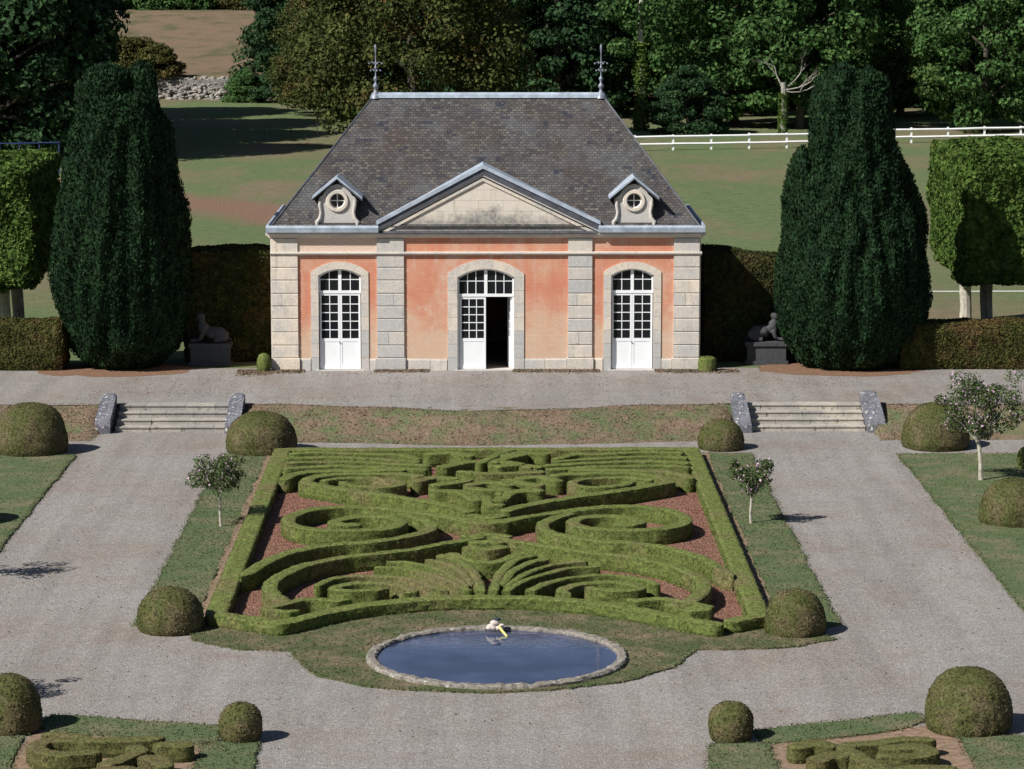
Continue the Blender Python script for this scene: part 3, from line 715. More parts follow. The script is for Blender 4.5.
# ------------------------------------------------------------------ pond
px0, py0 = G(497, 654.0, .12); pond_c = (px0, py0)
wm = MB(); wm.add([(pond_c[0] + 2.66 * math.cos(t), pond_c[1] + 2.66 * math.sin(t), .050) for t in np.linspace(0, 2 * math.pi, 72, endpoint=False)], [tuple(range(72))])
tag(wm.build('pond_water', M['water']), kind='structure')
rim = MB(); NS = 150
pr = ((2.60, .0), (2.60, .09), (2.63, .125), (2.78, .13), (2.82, .09), (2.83, .0)); RP = []; TT = []; tn_ = .5
for k in range(NS):
    t = 2 * math.pi * k / NS
    if random.random() < .42: tn_ = random.uniform(0, 1)
    TT += [tn_] * 5
    lowj = .022 * mnoise.noise(Vector((math.cos(t) * 9, math.sin(t) * 9, 1))); dip = -.022 if random.random() < .2 else 0
    for i, (rr, zz) in enumerate(pr):
        r_j = rr + random.uniform(-.018, .018) + .03 * mnoise.noise(Vector((math.cos(t) * 5, math.sin(t) * 5, i * .3)))
        RP.append((pond_c[0] + r_j * math.cos(t), pond_c[1] + r_j * math.sin(t), zz + ((lowj + dip + random.uniform(-.012, .012)) if zz > 0 else 0)))
rim.add(RP, [(k * 6 + i, k * 6 + i + 1, ((k + 1) % NS) * 6 + i + 1, ((k + 1) % NS) * 6 + i) for k in range(NS) for i in range(5)], TT)
tag(rim.build('stone_basin', M['rim']), 'round stone kerb of weathered blocks around the water', 'pond basin')
sx, sy = G(496, 628, .15)
sp = empty('pond_spout', (sx, sy, .125), 0, 'heap of pale stones with a yellow pipe on the far pond edge', 'fountain spout')
def rock(mb, c, r, seed, tone=.5):
    bm = bmesh.new(); bmesh.ops.create_icosphere(bm, subdivisions=2, radius=1)
    vs = [Vector(v.co) for v in bm.verts]; fs = [tuple(v.index for v in f.verts) for f in bm.faces]; bm.free()
    mb.add([(c[0] + v.x * r[0] * (1 + .4 * n1(v + Vector((seed, 0, 0)), 1.3)), c[1] + v.y * r[1] * (1 + .4 * n1(v + Vector((0, seed, 0)), 1.3)), c[2] + v.z * r[2] * (1 + .3 * n1(v + Vector((0, 0, seed)), 1.3))) for v in vs], fs, tone)
M['palerock'] = plain('pale_rock', (.56, .50, .45), .8, .2, 0, .15, 9)
M['darkrock'] = plain('dark_rock', (.03, .035, .07), .7, .3, 0, .2, 9)
for i, (c, r) in enumerate([((-.08, 0, .05), (.13, .1, .08)), ((.07, .01, .04), (.12, .1, .06)), ((-.03, .02, .14), (.11, .09, .06)), ((.13, -.02, .10), (.07, .06, .03)), ((-.15, -.02, .03), (.08, .07, .05))]):
    mb = MB(); rock(mb, c, r, i * 2.3); mb.build('stone', M['palerock'], sp, smooth=True)
mb = MB(); rock(mb, (.02, .06, .21), (.09, .06, .04), 3); mb.build('dark_stone', M['darkrock'], sp, smooth=True)
MB().tube([(.06, -.02, .07), (.15, -.2, -.01), (.25, -.42, -.075)], .03, 10).build('pipe', M['yellow'], sp, smooth=True)

# ------------------------------------------------------------------ steps and piers
def steps(xa, xb, label, tone0):
    root = empty('stone_steps', ((xa + xb) / 2, 94.75, 0), 0, label, 'steps', 'stone steps between the terraces')
    ox = (xa + xb) / 2
    for k in range(4):
        mb = MB(); x = xa - ox; y0 = k * .42; z1 = .166 * (k + 1) + (.006 if k == 3 else 0)
        while x < xb - ox - .01:
            w = min(random.uniform(.55, 1.3), xb - ox - x)
            if xb - ox - x - w < .3: w = xb - ox - x
            d = random.uniform(-.015, .015)
            mb.prism([(y0 + d, -.02), (y0 + d, z1 - .045), (y0 + d - .03, z1 - .04), (y0 + d - .035, z1 - .008), (y0 + d - .02, z1 + random.uniform(-.006, .004)), (y0 + .55, z1), (y0 + .55, -.02)], x + .006, x + w - .006, 'x', min(1, max(0, tone0 + random.uniform(-.4, .4))))
            x += w
        mb.build('step', M['steps'], root)
steps(-11.75, -8.05, 'flight of grey stone steps between two piers on the left', .75)
steps(8.2, 12.0, 'flight of paler stone steps between two piers on the right', .25)
def pier(x, lean, label, s=1.0, wd=1.0):
    mb = MB()
    prof = [(-.22, 0), (-.24, .26), (-.16, .40), (.05, .50), (.45, .66), (.9, .84), (1.35, 1.02), (1.52, 1.05), (1.66, .98), (1.72, .75), (1.72, 0)]
    nx_ = 7; P = []
    for i in range(nx_):
        u = i / (nx_ - 1) * 2 - 1
        for (y, z) in prof:
            e = 1 - .06 * (abs(u) ** 6)
            X = u * .25 * wd * (1 - .10 * z) + lean * z
            P.append((X + .012 * n1((u * 3, y * 5, z * 5 + x)), y * e + .02 * n1((u * 4, z * 6, x)), max(0, z * (1 if z < 1 else e)) * s))
    m_ = len(prof)
    Fq = [(i * m_ + k, i * m_ + (k + 1) % m_, (i + 1) * m_ + (k + 1) % m_, (i + 1) * m_ + k) for i in range(nx_ - 1) for k in range(m_)]
    mb.add(P, Fq + [tuple(range(m_)), tuple((nx_ - 1) * m_ + k for k in reversed(range(m_)))], .5)
    o = mb.build('stone_pier', M['pier']); o.location = (x, 94.62, -.01)
    tag(o, label, 'pier', 'lichened stone piers of the steps')
pier(GX(102.5, 94.6), .05, 'lichened grey pier at the outer end of the left steps')
pier(GX(232, 94.6), .07, 'leaning lichened pier at the inner end of the left steps')
pier(GX(744, 94.6), -.09, 'narrow leaning pier at the inner end of the right steps')
pier(GX(877, 94.6), -.10, 'broad lichened pier at the outer end of the right steps', 1.06, 1.2)

# ------------------------------------------------------------------ the pavilion
B = empty('garden_pavilion', (-.03, 104, .65), 0, 'orange limewashed pavilion with stone pilasters, pediment and steep tiled hip roof', 'pavilion')
# local frame: x along the facade, y depth (0 = facade), z from the terrace
W2 = 7.37; DP = 8.0
def zp(py): return (370 - py) / 28.85
def xp(px): return (px - 485.7) / 28.95
ops = [(xp(318.5), xp(361), 3.32, 3.55), (-.98, .98, 3.26, 3.55), (xp(611), xp(653.5), 3.32, 3.55)]   # x0,x1,spring z,crown z
def arch(x0, x1, zs, zc, n=14):
    w = x1 - x0; h = zc - zs; R = (w * w / 4 + h * h) / (2 * h); cz = zc - R; cx = (x0 + x1) / 2
    a = math.asin(w / 2 / R); return [(cx + R * math.sin(t), cz + R * math.cos(t)) for t in np.linspace(-a, a, n)]
wall = MB(); ZT = 4.72
def panel(x0, x1, z0, z1, y0=0.0, y1=.45, mb=wall): mb.box(x0, x1, y0, y1, z0, z1)
cur = -W2 + .01; g = .15
for (a, b_, zs, zc) in ops:
    a_, b2 = a - g, b_ + g; panel(cur, a_, 0, ZT)
    ar = arch(a_, b2, zs + .12, zc + .14)
    wall.prism([(a_, ZT)] + ar + [(b2, ZT)], 0, .45, 'y')
    cur = b2
panel(cur, W2 - .01, 0, ZT)
wall.box(-W2 + .01, -W2 + .45, .46, DP - .01, 0, ZT); wall.box(W2 - .45, W2 - .01, .46, DP - .01, 0, ZT); wall.box(-W2 + .46, W2 - .46, DP - .45, DP - .01, 0, ZT)
wall.build('wall', M['plaster'], B)
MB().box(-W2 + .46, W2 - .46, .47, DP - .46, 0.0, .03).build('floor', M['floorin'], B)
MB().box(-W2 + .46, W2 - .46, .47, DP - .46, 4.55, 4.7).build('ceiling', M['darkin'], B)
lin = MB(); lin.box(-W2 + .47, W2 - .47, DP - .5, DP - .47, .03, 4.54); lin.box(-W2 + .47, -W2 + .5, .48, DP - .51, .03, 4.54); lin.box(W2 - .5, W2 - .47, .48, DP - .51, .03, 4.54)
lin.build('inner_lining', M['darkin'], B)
# pale frieze panels over the side bays
for (a, b_, mt) in ((xp(298), xp(377), 'paleplaster'),):
    MB().box(a, b_, -.012, .01, 4.14, 4.62).build('frieze_panel', M[mt], B)
# pilasters of rusticated blocks
rows = [0, .46, .90, 1.36, 1.82, 2.26, 2.70, 3.16, 3.60, 4.05, 4.62]
for (a, b_, tn) in ((-W2, xp(298), .12), (xp(377), xp(404), .75), (xp(568), xp(592), .55), (xp(673.5), W2, .35)):
    mb = MB()
    for i in range(len(rows) - 1):
        z0, z1 = rows[i], rows[i + 1]; e = .045 if i == 0 else 0
        t_ = min(1, max(0, random.gauss(tn, .28)))
        x0, x1 = a - e, b_ + e
        bv = .022
        yb = DP if False else .02
        prof = [(.02, z0 + .008), (-.07 - e + bv, z0 + .008), (-.07 - e, z0 + .008 + bv), (-.07 - e, z1 - .008 - bv), (-.07 - e + bv, z1 - .008), (.02, z1 - .008)]
        if i in (2, 5) and random.random() < .7:
            xm = random.uniform(x0 + .3, x1 - .3)
            mb.prism(prof, x0, xm - .005, 'x', t_); mb.prism(prof, xm + .005, x1, 'x', min(1, max(0, random.gauss(tn, .3))))
        else: mb.prism(prof, x0, x1, 'x', t_)
    mb.build('pilaster', M['stone'], B)
# side quoins at the corners (return faces)
for s in (-1, 1):
    mb = MB()
    for i in range(len(rows) - 1):
        mb.box(*sorted((s * (W2 - .005), s * (W2 + .05))), .0, .55 if i % 2 else .8, rows[i] + .008, rows[i + 1] - .008, random.uniform(0, .7))
    mb.build('quoin', M['stone'], B)
# plinth stones between pilasters
segs = [(xp(298) + .05, ops[0][0] - .28), (ops[0][1] + .28, xp(377) - .05), (xp(404) + .05, ops[1][0] - .36), (ops[1][1] + .36, xp(568) - .05), (xp(592) + .05, ops[2][0] - .28), (ops[2][1] + .28, xp(673.5) - .05)]
for a, b_ in segs:
    x = a; pl = MB()
    while x < b_ - .02:
        w = min(random.uniform(.45, 1.1), b_ - x)
        if b_ - x - w < .25: w = b_ - x
        h = .44 + random.uniform(-.05, .03)
        pl.prism([(.02, -.02), (-.05 - random.uniform(0, .02), -.02), (-.045, h - .05), (-.02, h), (.02, h)], x + .006, x + w - .006, 'x', random.uniform(.1, .7)); x += w
    pl.build('plinth', M['stone'], B)
# door surrounds with voussoirs
for (a, b_, zs, zc), sw, nm in zip(ops, (.26, .34, .26), range(3)):
    mb = MB(); y0, y1 = -.035, .44
    zz = [0.0]; n_ = 7
    for i in range(n_): zz.append(zz[-1] + zs / n_)
    for s, xe in ((-1, a), (1, b_)):
        for i in range(n_):
            w_ = sw
            x0, x1 = sorted((xe, xe + s * w_)); mb.box(x0, x1, y0, y1, zz[i] + .004, zz[i + 1] - .004, random.uniform(0, .55) if i > 2 else random.uniform(.3, 1))
    inn = arch(a, b_, zs, zc, 11)
    oz = zc + sw * .95; out = arch(a - sw, b_ + sw, zs + .12, oz, 11)
    for i in range(0, 10, 2):
        j = min(i + 2, 10)
        poly = inn[i:j + 1] + list(reversed(out[i:j + 1]))
        if i == 0: poly = [inn[0]] + inn[1:j + 1] + list(reversed(out[i:j + 1])) + [(a - sw, zs)]
        if j == 10: poly = inn[i:j + 1] + [(b_ + sw, zs)] + list(reversed(out[i:j + 1]))
        cxp = sum(p[0] for p in poly) / len(poly); czp = sum(p[1] for p in poly) / len(poly)
        poly = [(cxp + (p[0] - cxp) * .992, czp + (p[1] - czp) * .992) for p in poly]
        mb.prism(poly, y0, y1, 'y', random.uniform(0, .45))
    mb.box(a - .1, b_ + .1, -.12, .44, -.03, .035, .6)
    mb.build('door_surround', M['stone'], B)
# doors
YD = .10
def leaf(x0, x1, z0, z1, ncol, nrow, solid, name='door_leaf', M4=None, knob=False):
    """framed leaf: a solid lower panel and a grid of panes above; glazing is its sub-part"""
    fr_ = MB(); st = .065; th = .05
    fr_.box(x0, x0 + st, 0, th, z0, z1); fr_.box(x1 - st, x1, 0, th, z0, z1)
    fr_.box(x0 + st, x1 - st, 0, th, z1 - st, z1)
    if solid:
        fr_.box(x0 + st, x1 - st, 0, th, z0, z0 + .14); fr_.box(x0 + st, x1 - st, 0, th, solid - .06, solid + .05)
        fr_.box(x0 + st, x1 - st, .012, th - .005, z0 + .14, solid - .06)
        zb = solid + .05
    else: fr_.box(x0 + st, x1 - st, 0, th, z0, z0 + st); zb = z0 + st
    xa, xb, za, zc_ = x0 + st, x1 - st, zb, z1 - st
    for i in range(1, ncol): x = xa + (xb - xa) * i / ncol; fr_.box(x - .014, x + .014, .006, th - .006, za, zc_)
    for j in range(1, nrow): z = za + (zc_ - za) * j / nrow; fr_.box(xa, xb, .008, th - .008, z - .014, z + .014)
    o = fr_.build(name, M['white'], B)
    gl_ = MB(); gl_.box(xa, xb, .024, .030, za, zc_); g_ = gl_.build('glazing', M['glass'], o)
    if knob:
        kb = MB(); kb.lathe([(.001, .05), (.022, .04), (.022, .02), (.01, 0)], 10); k_ = kb.build('handle', M['iron'], o); k_.rotation_euler = (math.pi / 2, 0, 0); k_.location = (x1 - .03, -.01, 1.0)
    return o
def transom(a, b_, z0, zs, zc, cols, label=None):
    mb = MB(); ar = arch(a, b_, zs, zc, 15); ins_ = .055
    cx = (a + b_) / 2
    ai = [(cx + (x - cx) * (1 - 2 * ins_ / (b_ - a)), z - ins_) for x, z in ar]
    for i in range(14): mb.prism([ar[i], ar[i + 1], ai[i + 1], ai[i]], 0, .05, 'y')
    mb.box(a, a + ins_, 0, .05, z0, zs - .002); mb.box(b_ - ins_, b_, 0, .05, z0, zs - .002)
    mb.box(a, b_, -.02, .06, z0 - .10, z0)
    mb.box(cx - .055, cx + .055, -.004, .055, z0 + .001, zc - ins_ * .6)
    def top(x):
        for i in range(14):
            if ai[i][0] <= x <= ai[i + 1][0]:
                return ai[i][1] + (ai[i + 1][1] - ai[i][1]) * (x - ai[i][0]) / (ai[i + 1][0] - ai[i][0])
        return zs
    for s in (-1, 1):
        xa, xb = (a + ins_, cx - .055) if s < 0 else (cx + .055, b_ - ins_)
        for i in range(1, cols): x = xa + (xb - xa) * i / cols; mb.box(x - .014, x + .014, .006, .044, z0, top(x))
        zm = z0 + (zc - z0) * .5; mb.box(xa, xb, .008, .042, zm - .014, zm + .014)
    o = mb.build('transom_window', M['white'], B); o.location = (0, YD, 0)
    gl_ = MB(); gl_.prism([(a + ins_, z0)] + [(x, z - .002) for x, z in ai] + [(b_ - ins_, z0)], .024, .03, 'y'); gl_.build('glazing', M['glass'], o)
for (a, b_, zs, zc), cols in ((ops[0], 2), (ops[2], 2)):
    cx = (a + b_) / 2; zt = 2.68
    for s in (-1, 1):
        x0, x1 = (a + .03, cx - .004) if s < 0 else (cx + .004, b_ - .03)
        o = leaf(x0, x1, .05, zt, 2, 5, 1.07, knob=(s < 0)); o.location = (0, YD, 0)
    transom(a + .01, b_ - .01, zt + .11, zs, zc, 2)
a, b_, zs, zc = ops[1]
mb = MB(); mb.box(a + .004, a + .07, 0, .06, .04, 2.56); o = mb.build('door_jamb', M['white'], B); o.location = (0, YD, 0)
mb = MB(); mb.box(b_ - .07, b_ - .004, 0, .06, .04, 2.56); o = mb.build('door_jamb', M['white'], B); o.location = (0, YD, 0)
o = leaf(a + .08, .0, .05, 2.55, 3, 5, 1.07); o.location = (0, YD, 0)
o = leaf(0, .82, .05, 2.55, 3, 5, 1.07); o.location = (b_ - .075, YD + .06, 0); o.rotation_euler = (0, 0, math.radians(97))   # swung inward
transom(a + .01, b_ - .01, 2.67, zs, zc, 3)
# string course, cornice
sc_ = MB(); sc_.prism([(.0, 4.02), (-.10, 4.04), (-.13, 4.08), (-.13, 4.12), (-.02, 4.15), (.0, 4.15)], -W2 - .05, W2 + .08, 'x', .4)
sc_.box(-W2 - .05, -W2 + .001, 0, DP, 4.02, 4.13, .4); sc_.box(W2 - .001, W2 + .08, 0, DP, 4.02, 4.13, .4)
sc_.build('string_course', M['stone'], B)
cn = MB(); cn.prism([(.0, 4.62), (-.09, 4.64), (-.11, 4.69), (-.15, 4.70), (-.17, 4.78), (.0, 4.79)], -W2 - .06, W2 + .06, 'x', .25)
for s in (-1, 1):
    cn.prism([(0, 4.60), (s * .09, 4.62), (s * .14, 4.69), (s * .20, 4.70), (s * .22, 4.78), (0, 4.79)], 0.002, DP, 'y', .25)
    for v_i in range(len(cn.v) - 12, len(cn.v)): cn.v[v_i] = (cn.v[v_i][0] + s * W2, cn.v[v_i][1], cn.v[v_i][2])
cn.build('cornice', M['stone'], B)
ZE = 5.02
PXL, PXR = xp(379), xp(598)
for (x0, x1) in ((-W2 - .17, PXL), (PXR, W2 + .17)):
    gt = MB(); gt.prism([(-.22, 4.80), (-.33, 4.84), (-.36, 5.00), (-.33, 5.07), (-.25, 5.07), (-.22, 4.98), (.1, 4.98), (.1, 4.80)], x0, x1, 'x'); gt.build('gutter', M['lead'], B)
for s in (-1, 1):
    gt = MB(); gt.prism([(s * (W2 + .02), 4.80), (s * (W2 + .16), 4.84), (s * (W2 + .20), 5.0), (s * (W2 + .17), 5.08), (s * (W2 + .1), 5.08), (s * (W2 + .0), 4.96)], .0, DP + .2, 'y'); gt.build('gutter', M['lead'], B)
# main roof
ZR = 9.33; RX = 4.06; ye0, ye1 = -.12, DP + .12; ex = W2 - .0; yr = DP / 2
def roof_mesh(name, polys, mat, parent, thick=.0):
    me = bpy.data.meshes.new(name); vs = []; fs = []; uvs = []
    for poly in polys:
        b0 = len(vs); P = [Vector(p) for p in poly]; nrm = (P[1] - P[0]).cross(P[2] - P[0]).normalized()
        u = Vector((0, 0, 1)).cross(nrm).normalized(); v = nrm.cross(u)
        vs += [tuple(p) for p in P]; fs.append(tuple(range(b0, b0 + len(P)))); uvs += [(p.dot(u), p.dot(v)) for p in P]
    me.from_pydata(vs, [], fs); uvl = me.uv_layers.new(name='UVMap')
    for i, uv in enumerate(uvs): uvl.data[i].uv = uv
    me.materials.append(mat); me.update(); o = bpy.data.objects.new(name, me); return link(o, parent)
A0, A1, A2, A3 = (-ex, ye0, ZE), (ex, ye0, ZE), (ex, ye1, ZE), (-ex, ye1, ZE); R0, R1 = (-3.95, yr, ZR), (4.15, yr, ZR)
roof = roof_mesh('roof', [[A0, A1, R1, R0], [A1, A2, R1], [A2, A3, R0, R1], [A3, A0, R0], [A0, A3, A2, A1]], M['roof'], B)
def mainz(y): return ZE + (y - ye0) * (ZR - ZE) / (yr - ye0)
def mainy(z): return ye0 + (z - ZE) * (yr - ye0) / (ZR - ZE)
rc = MB(); rc.prism([(yr - .17, ZR - .10), (yr - .15, ZR + .02), (yr - .04, ZR + .09), (yr + .04, ZR + .09), (yr + .15, ZR + .02), (yr + .17, ZR - .10)], -3.98, 4.18, 'x')
rc.build('ridge_cap', M['lead'], roof)
for s in (-1, 1):
    for yy in (ye0, ye1):
        hp = MB(); p0 = Vector((s * ex, yy, ZE + .02)); p1 = Vector((4.15 if s > 0 else -3.95, yr, ZR + .0)); hp.tube([p0, p0.lerp(p1, .33), p0.lerp(p1, .66), p1], .03, 6); hp.build('hip_flashing', M['leaddark'], roof)
# finials
for s in (-1, 1):
    fi = MB(); c = (4.10 if s > 0 else -3.90, yr, ZR)
    fi.lathe([(.22, -.12), (.15, .05), (.07, .12), (.05, .22), (.10, .28), (.11, .34), (.05, .40), (.03, .48), (.075, .55), (.075, .60), (.025, .66), (.022, .92), (.05, .95), (.05, .99), (.02, 1.02), (.016, 1.45), (.04, 1.62), (.045, 1.72), (.001, 1.80)], 12, c)
    for k in range(4):
        an = k * math.pi / 2 + .3
        for zz, r_ in ((.85, .20), (1.10, .26)):
            pts = [(c[0] + math.cos(an) * r_ * q * .9, c[1] + math.sin(an) * r_ * q * .9, c[2] + zz + .07 * math.sin(q * 3)) for q in (0, .5, 1)]
            fi.tube(pts, .012, 5); rock(fi, pts[-1], (.035, .035, .035), k)
    fi.build('finial', M['iron'], B, smooth=True)
# pediment
px_l, px_r = xp(384), xp(593); pc = xp(483); za = 6.62; zb0 = 4.80
tym = MB()
hs = (za - zb0)
# ashlar courses of the tympanum, each course split in blocks
z = zb0; cr = 0
while z < za - .03:
    z1 = min(z + .37, za - .02)
    def xl(zz): return px_l + (pc - px_l) * (zz - zb0) / hs
    def xr(zz): return px_r + (pc - px_r) * (zz - zb0) / hs
    cuts = [xl(z)] + [x for x in np.arange(-3.6 + (cr % 2) * .42, 3.6, .84) if xl(z1) + .12 < x < xr(z1) - .12] + [xr(z)]
    for i in range(len(cuts) - 1):
        x0, x1 = cuts[i], cuts[i + 1]
        t0 = xl(z1) if i == 0 else x0; t1 = xr(z1) if i == len(cuts) - 2 else x1
        if t1 < t0: t0 = t1 = (t0 + t1) / 2
        tym.prism([(x0 + .003, z + .003), (x1 - .003, z + .003), (t1 - .003, z1 - .003), (t0 + .003, z1 - .003)], -.045 if True else 0, .3, 'y', random.uniform(0, .22))
    z = z1; cr += 1
M['tymp'] = None
def mk_tymp():
    m, t, b = nt('tympanum_stone', .92, .1)
    v = coords(t); X, Y, Z = xyz(t)
    c = mix(t, attr(t), (.70, .63, .55), (.52, .49, .44))
    c = mix(t, ramp(t, noise(t, coords(t, (4, 4, .8)), 1.0, 6, .75), [(.5, 0), (.7, .5)]), c, (.45, .36, .27))
    # black lichen along the foot of the gable, worst in the middle
    s = math_(t, 'ADD', math_(t, 'SUBTRACT', Z, 4.8), math_(t, 'ADD', math_(t, 'MULTIPLY', math_(t, 'ABSOLUTE', X), .16), math_(t, 'MULTIPLY', math_(t, 'SUBTRACT', noise(t, v, 2.6, 7, .75), .5), 1.9)))
    c = mix(t, ramp(t, s, [(.50, .95), (1.25, 0)]), c, ramp(t, noise(t, v, 9, 5), [(.35, (.20, .20, .20)), (.65, (.40, .37, .33))]))
    t.links.new(c, b.inputs['Base Color']); bump(t, b, noise(t, v, 16, 5), .4, .02); return m
M['tymp'] = mk_tymp()
tym.build('tympanum', M['tymp'], B)
bs = MB(); bs.prism([(.0, 4.785), (-.24, 4.785), (-.26, 4.81), (-.24, 4.835), (-.05, 4.87), (.0, 4.87)], px_l - .1, px_r + .1, 'x'); bs.build('pediment_base', M['leaddark'], B)
def rake(s, off0, off1, y0, y1, mat, name, tn=.3):
    """band following the gable slope, offset upward from the tympanum edge by off0..off1 (vertical metres)"""
    xe = (px_r + .24) if s > 0 else (px_l - .24)
    ze = zb0 - hs / ((px_r - px_l) / 2) * .24
    a0 = (xe, ze); a1 = (pc, za)
    mb = MB(); zc0 = ze + off0; zc1 = ze + off1
    k = 1.0
    mb.prism([(xe, zc0), (pc, za + off0), (pc, za + off1), (xe, zc1)], y0, y1, 'y', tn)
    mb.build(name, mat, B)
for s in (-1, 1):
    rake(s, -.03, .07, -.10, .3, M['stone'], 'raking_fillet', .1)
    rake(s, .07, .13, -.07, .3, M['leaddark'], 'raking_hollow')
    rake(s, .13, .20, -.12, .3, M['stone'], 'raking_moulding', .8)
    rake(s, .20, .40, -.15, .3, M['leaddark'], 'raking_fascia')  # dark grey band below the pale cap, like the one between the mouldings
    rake(s, .40, .53, -.20, .3, M['lead'], 'raking_cap')
# the small gable roof running back into the main slope
zt_ = za + .50; ypk = mainy(zt_); sl = hs / ((px_r - px_l) / 2)
xeL = px_l - .24; xeR = px_r + .24; zeE = zb0 - sl * .24 + .50
yb_ = mainy(zeE)
roof_mesh('pediment_roof', [[(xeL, .28, zeE), (pc, .28, zt_), (pc, ypk + .3, zt_), (xeL, max(yb_, .29) + .3, zeE)][::-1], [(pc, .28, zt_), (xeR, .28, zeE), (xeR, max(yb_, .29) + .3, zeE), (pc, ypk + .3, zt_)][::-1]], M['lead'], B)
# dormers
for pxc, vb in ((338, 0), (633.5, 1)):
    cx = xp(pxc); y0 = .0; zb_ = 5.02; zo = 5.90; ro = .36; ri = .265
    L = [(-.74, 5.02), (-.74, 5.14), (-.66, 5.22), (-.60, 5.40), (-.62, 5.62), (-.66, 5.86), (-.62, 6.0), (-.5, 6.1)]
    outl = L + [(-.38, 6.28), (-.2, 6.42), (0, 6.48)]; outl = outl + [(-x, z_) for x, z_ in reversed(outl[:-1])]
    mb = MB()
    # front face ring between outline and oculus, built as a fan of quads
    nn_ = len(outl); circ = []
    for x, z_ in outl:
        a_ = math.atan2(z_ - zo, x); circ.append((ri * math.cos(a_), zo + ri * math.sin(a_)))
    outl2 = [outl[i] for i in range(nn_)]
    pts_o = []; pts_c = []
    dense = resample(outl + [outl[0]], .08, False)
    for x, z_ in dense:
        a_ = math.atan2(z_ - zo, x); pts_o.append((x, z_)); pts_c.append((ri * math.cos(a_), zo + ri * math.sin(a_)))
    yk = y0 + .34
    for i in range(len(dense) - 1):
        o0, o1, c0, c1 = pts_o[i], pts_o[i + 1], pts_c[i], pts_c[i + 1]
        mb.add([(cx + o0[0], y0, o0[1]), (cx + o1[0], y0, o1[1]), (cx + c1[0], y0, c1[1]), (cx + c0[0], y0, c0[1])], [(0, 1, 2, 3)], .75)
        mb.add([(cx + o0[0], y0, o0[1]), (cx + o1[0], y0, o1[1]), (cx + o1[0], mainy(o1[1]) + .15, o1[1]), (cx + o0[0], mainy(o0[1]) + .15, o0[1])], [(0, 1, 2, 3)], .35)
        mb.add([(cx + c0[0], y0, c0[1]), (cx + c1[0], y0, c1[1]), (cx + c1[0], yk, c1[1]), (cx + c0[0], yk, c0[1])], [(0, 1, 2, 3)], .35)
    # raised ring and scrolls
    nR = 28
    for k in range(nR):
        t0, t1 = 2 * math.pi * k / nR, 2 * math.pi * (k + 1) / nR
        q = [(ri, y0 - .001), (ri, y0 - .07), (ro, y0 - .07), (ro + .03, y0 - .03), (ro + .03, y0 - .001)]
        P = [(cx + r_ * math.cos(t), yy, zo + r_ * math.sin(t)) for t in (t0, t1) for r_, yy in q]
        mb.add(P, [(i, i + 1, i + 6, i + 5) for i in range(4)], .1)
    for s in (-1, 1):
        mb.tube([(cx + s * .69, y0 - .02, 5.06), (cx + s * .70, y0 - .03, 5.16), (cx + s * .60, y0 - .03, 5.30), (cx + s * .56, y0 - .03, 5.5), (cx + s * .60, y0 - .03, 5.75), (cx + s * .60, y0 - .02, 5.9)], [.07, .075, .06, .05, .06, .055], 8, .6)
    mb.box(cx - .78, cx + .78, y0 - .06, y0 + .05, 4.98, 5.06, .5)
    d = mb.build('dormer_window', M['stone'], B, smooth=False)
    dr = MB()
    for s in (-1, 1):
        for (o0, o1, yy0, mt) in ((0, .07, -.18, 0), (-.07, -.002, -.12, 1)):
            dr.prism([(cx, 6.67 + o0), (cx + s * .86, 5.95 + o0 + .02), (cx + s * .86, 5.95 + o1 + .02), (cx, 6.67 + o1)], y0 + yy0, mainy(6.6), 'y', .5, mt)
    dr.build('dormer_roof', [M['lead'], M['leaddark']], d)
    wf = MB(); yw = y0 + .10
    for k in range(nR):
        t0, t1 = 2 * math.pi * k / nR, 2 * math.pi * (k + 1) / nR
        P = [(cx + r_ * math.cos(t), yy, zo + r_ * math.sin(t)) for t in (t0, t1) for r_, yy in ((ri, yw), (ri - .035, yw), (ri - .035, yw + .04))]
        wf.add(P, [(0, 1, 4, 3), (1, 2, 5, 4)])
    wf.box(cx - .015, cx + .015, yw, yw + .03, zo - ri + .02, zo + ri - .02); wf.box(cx - ri + .02, cx + ri - .02, yw + .002, yw + .028, zo - .015, zo + .015)
    wf.build('window_frame', M['white'], d)
    gg = MB(); gg.add([(cx + (ri - .01) * math.cos(t), yw + .035, zo + (ri - .01) * math.sin(t)) for t in np.linspace(0, 2 * math.pi, 28, endpoint=False)], [tuple(range(28))]); gg.build('glazing', M['glass'], d)

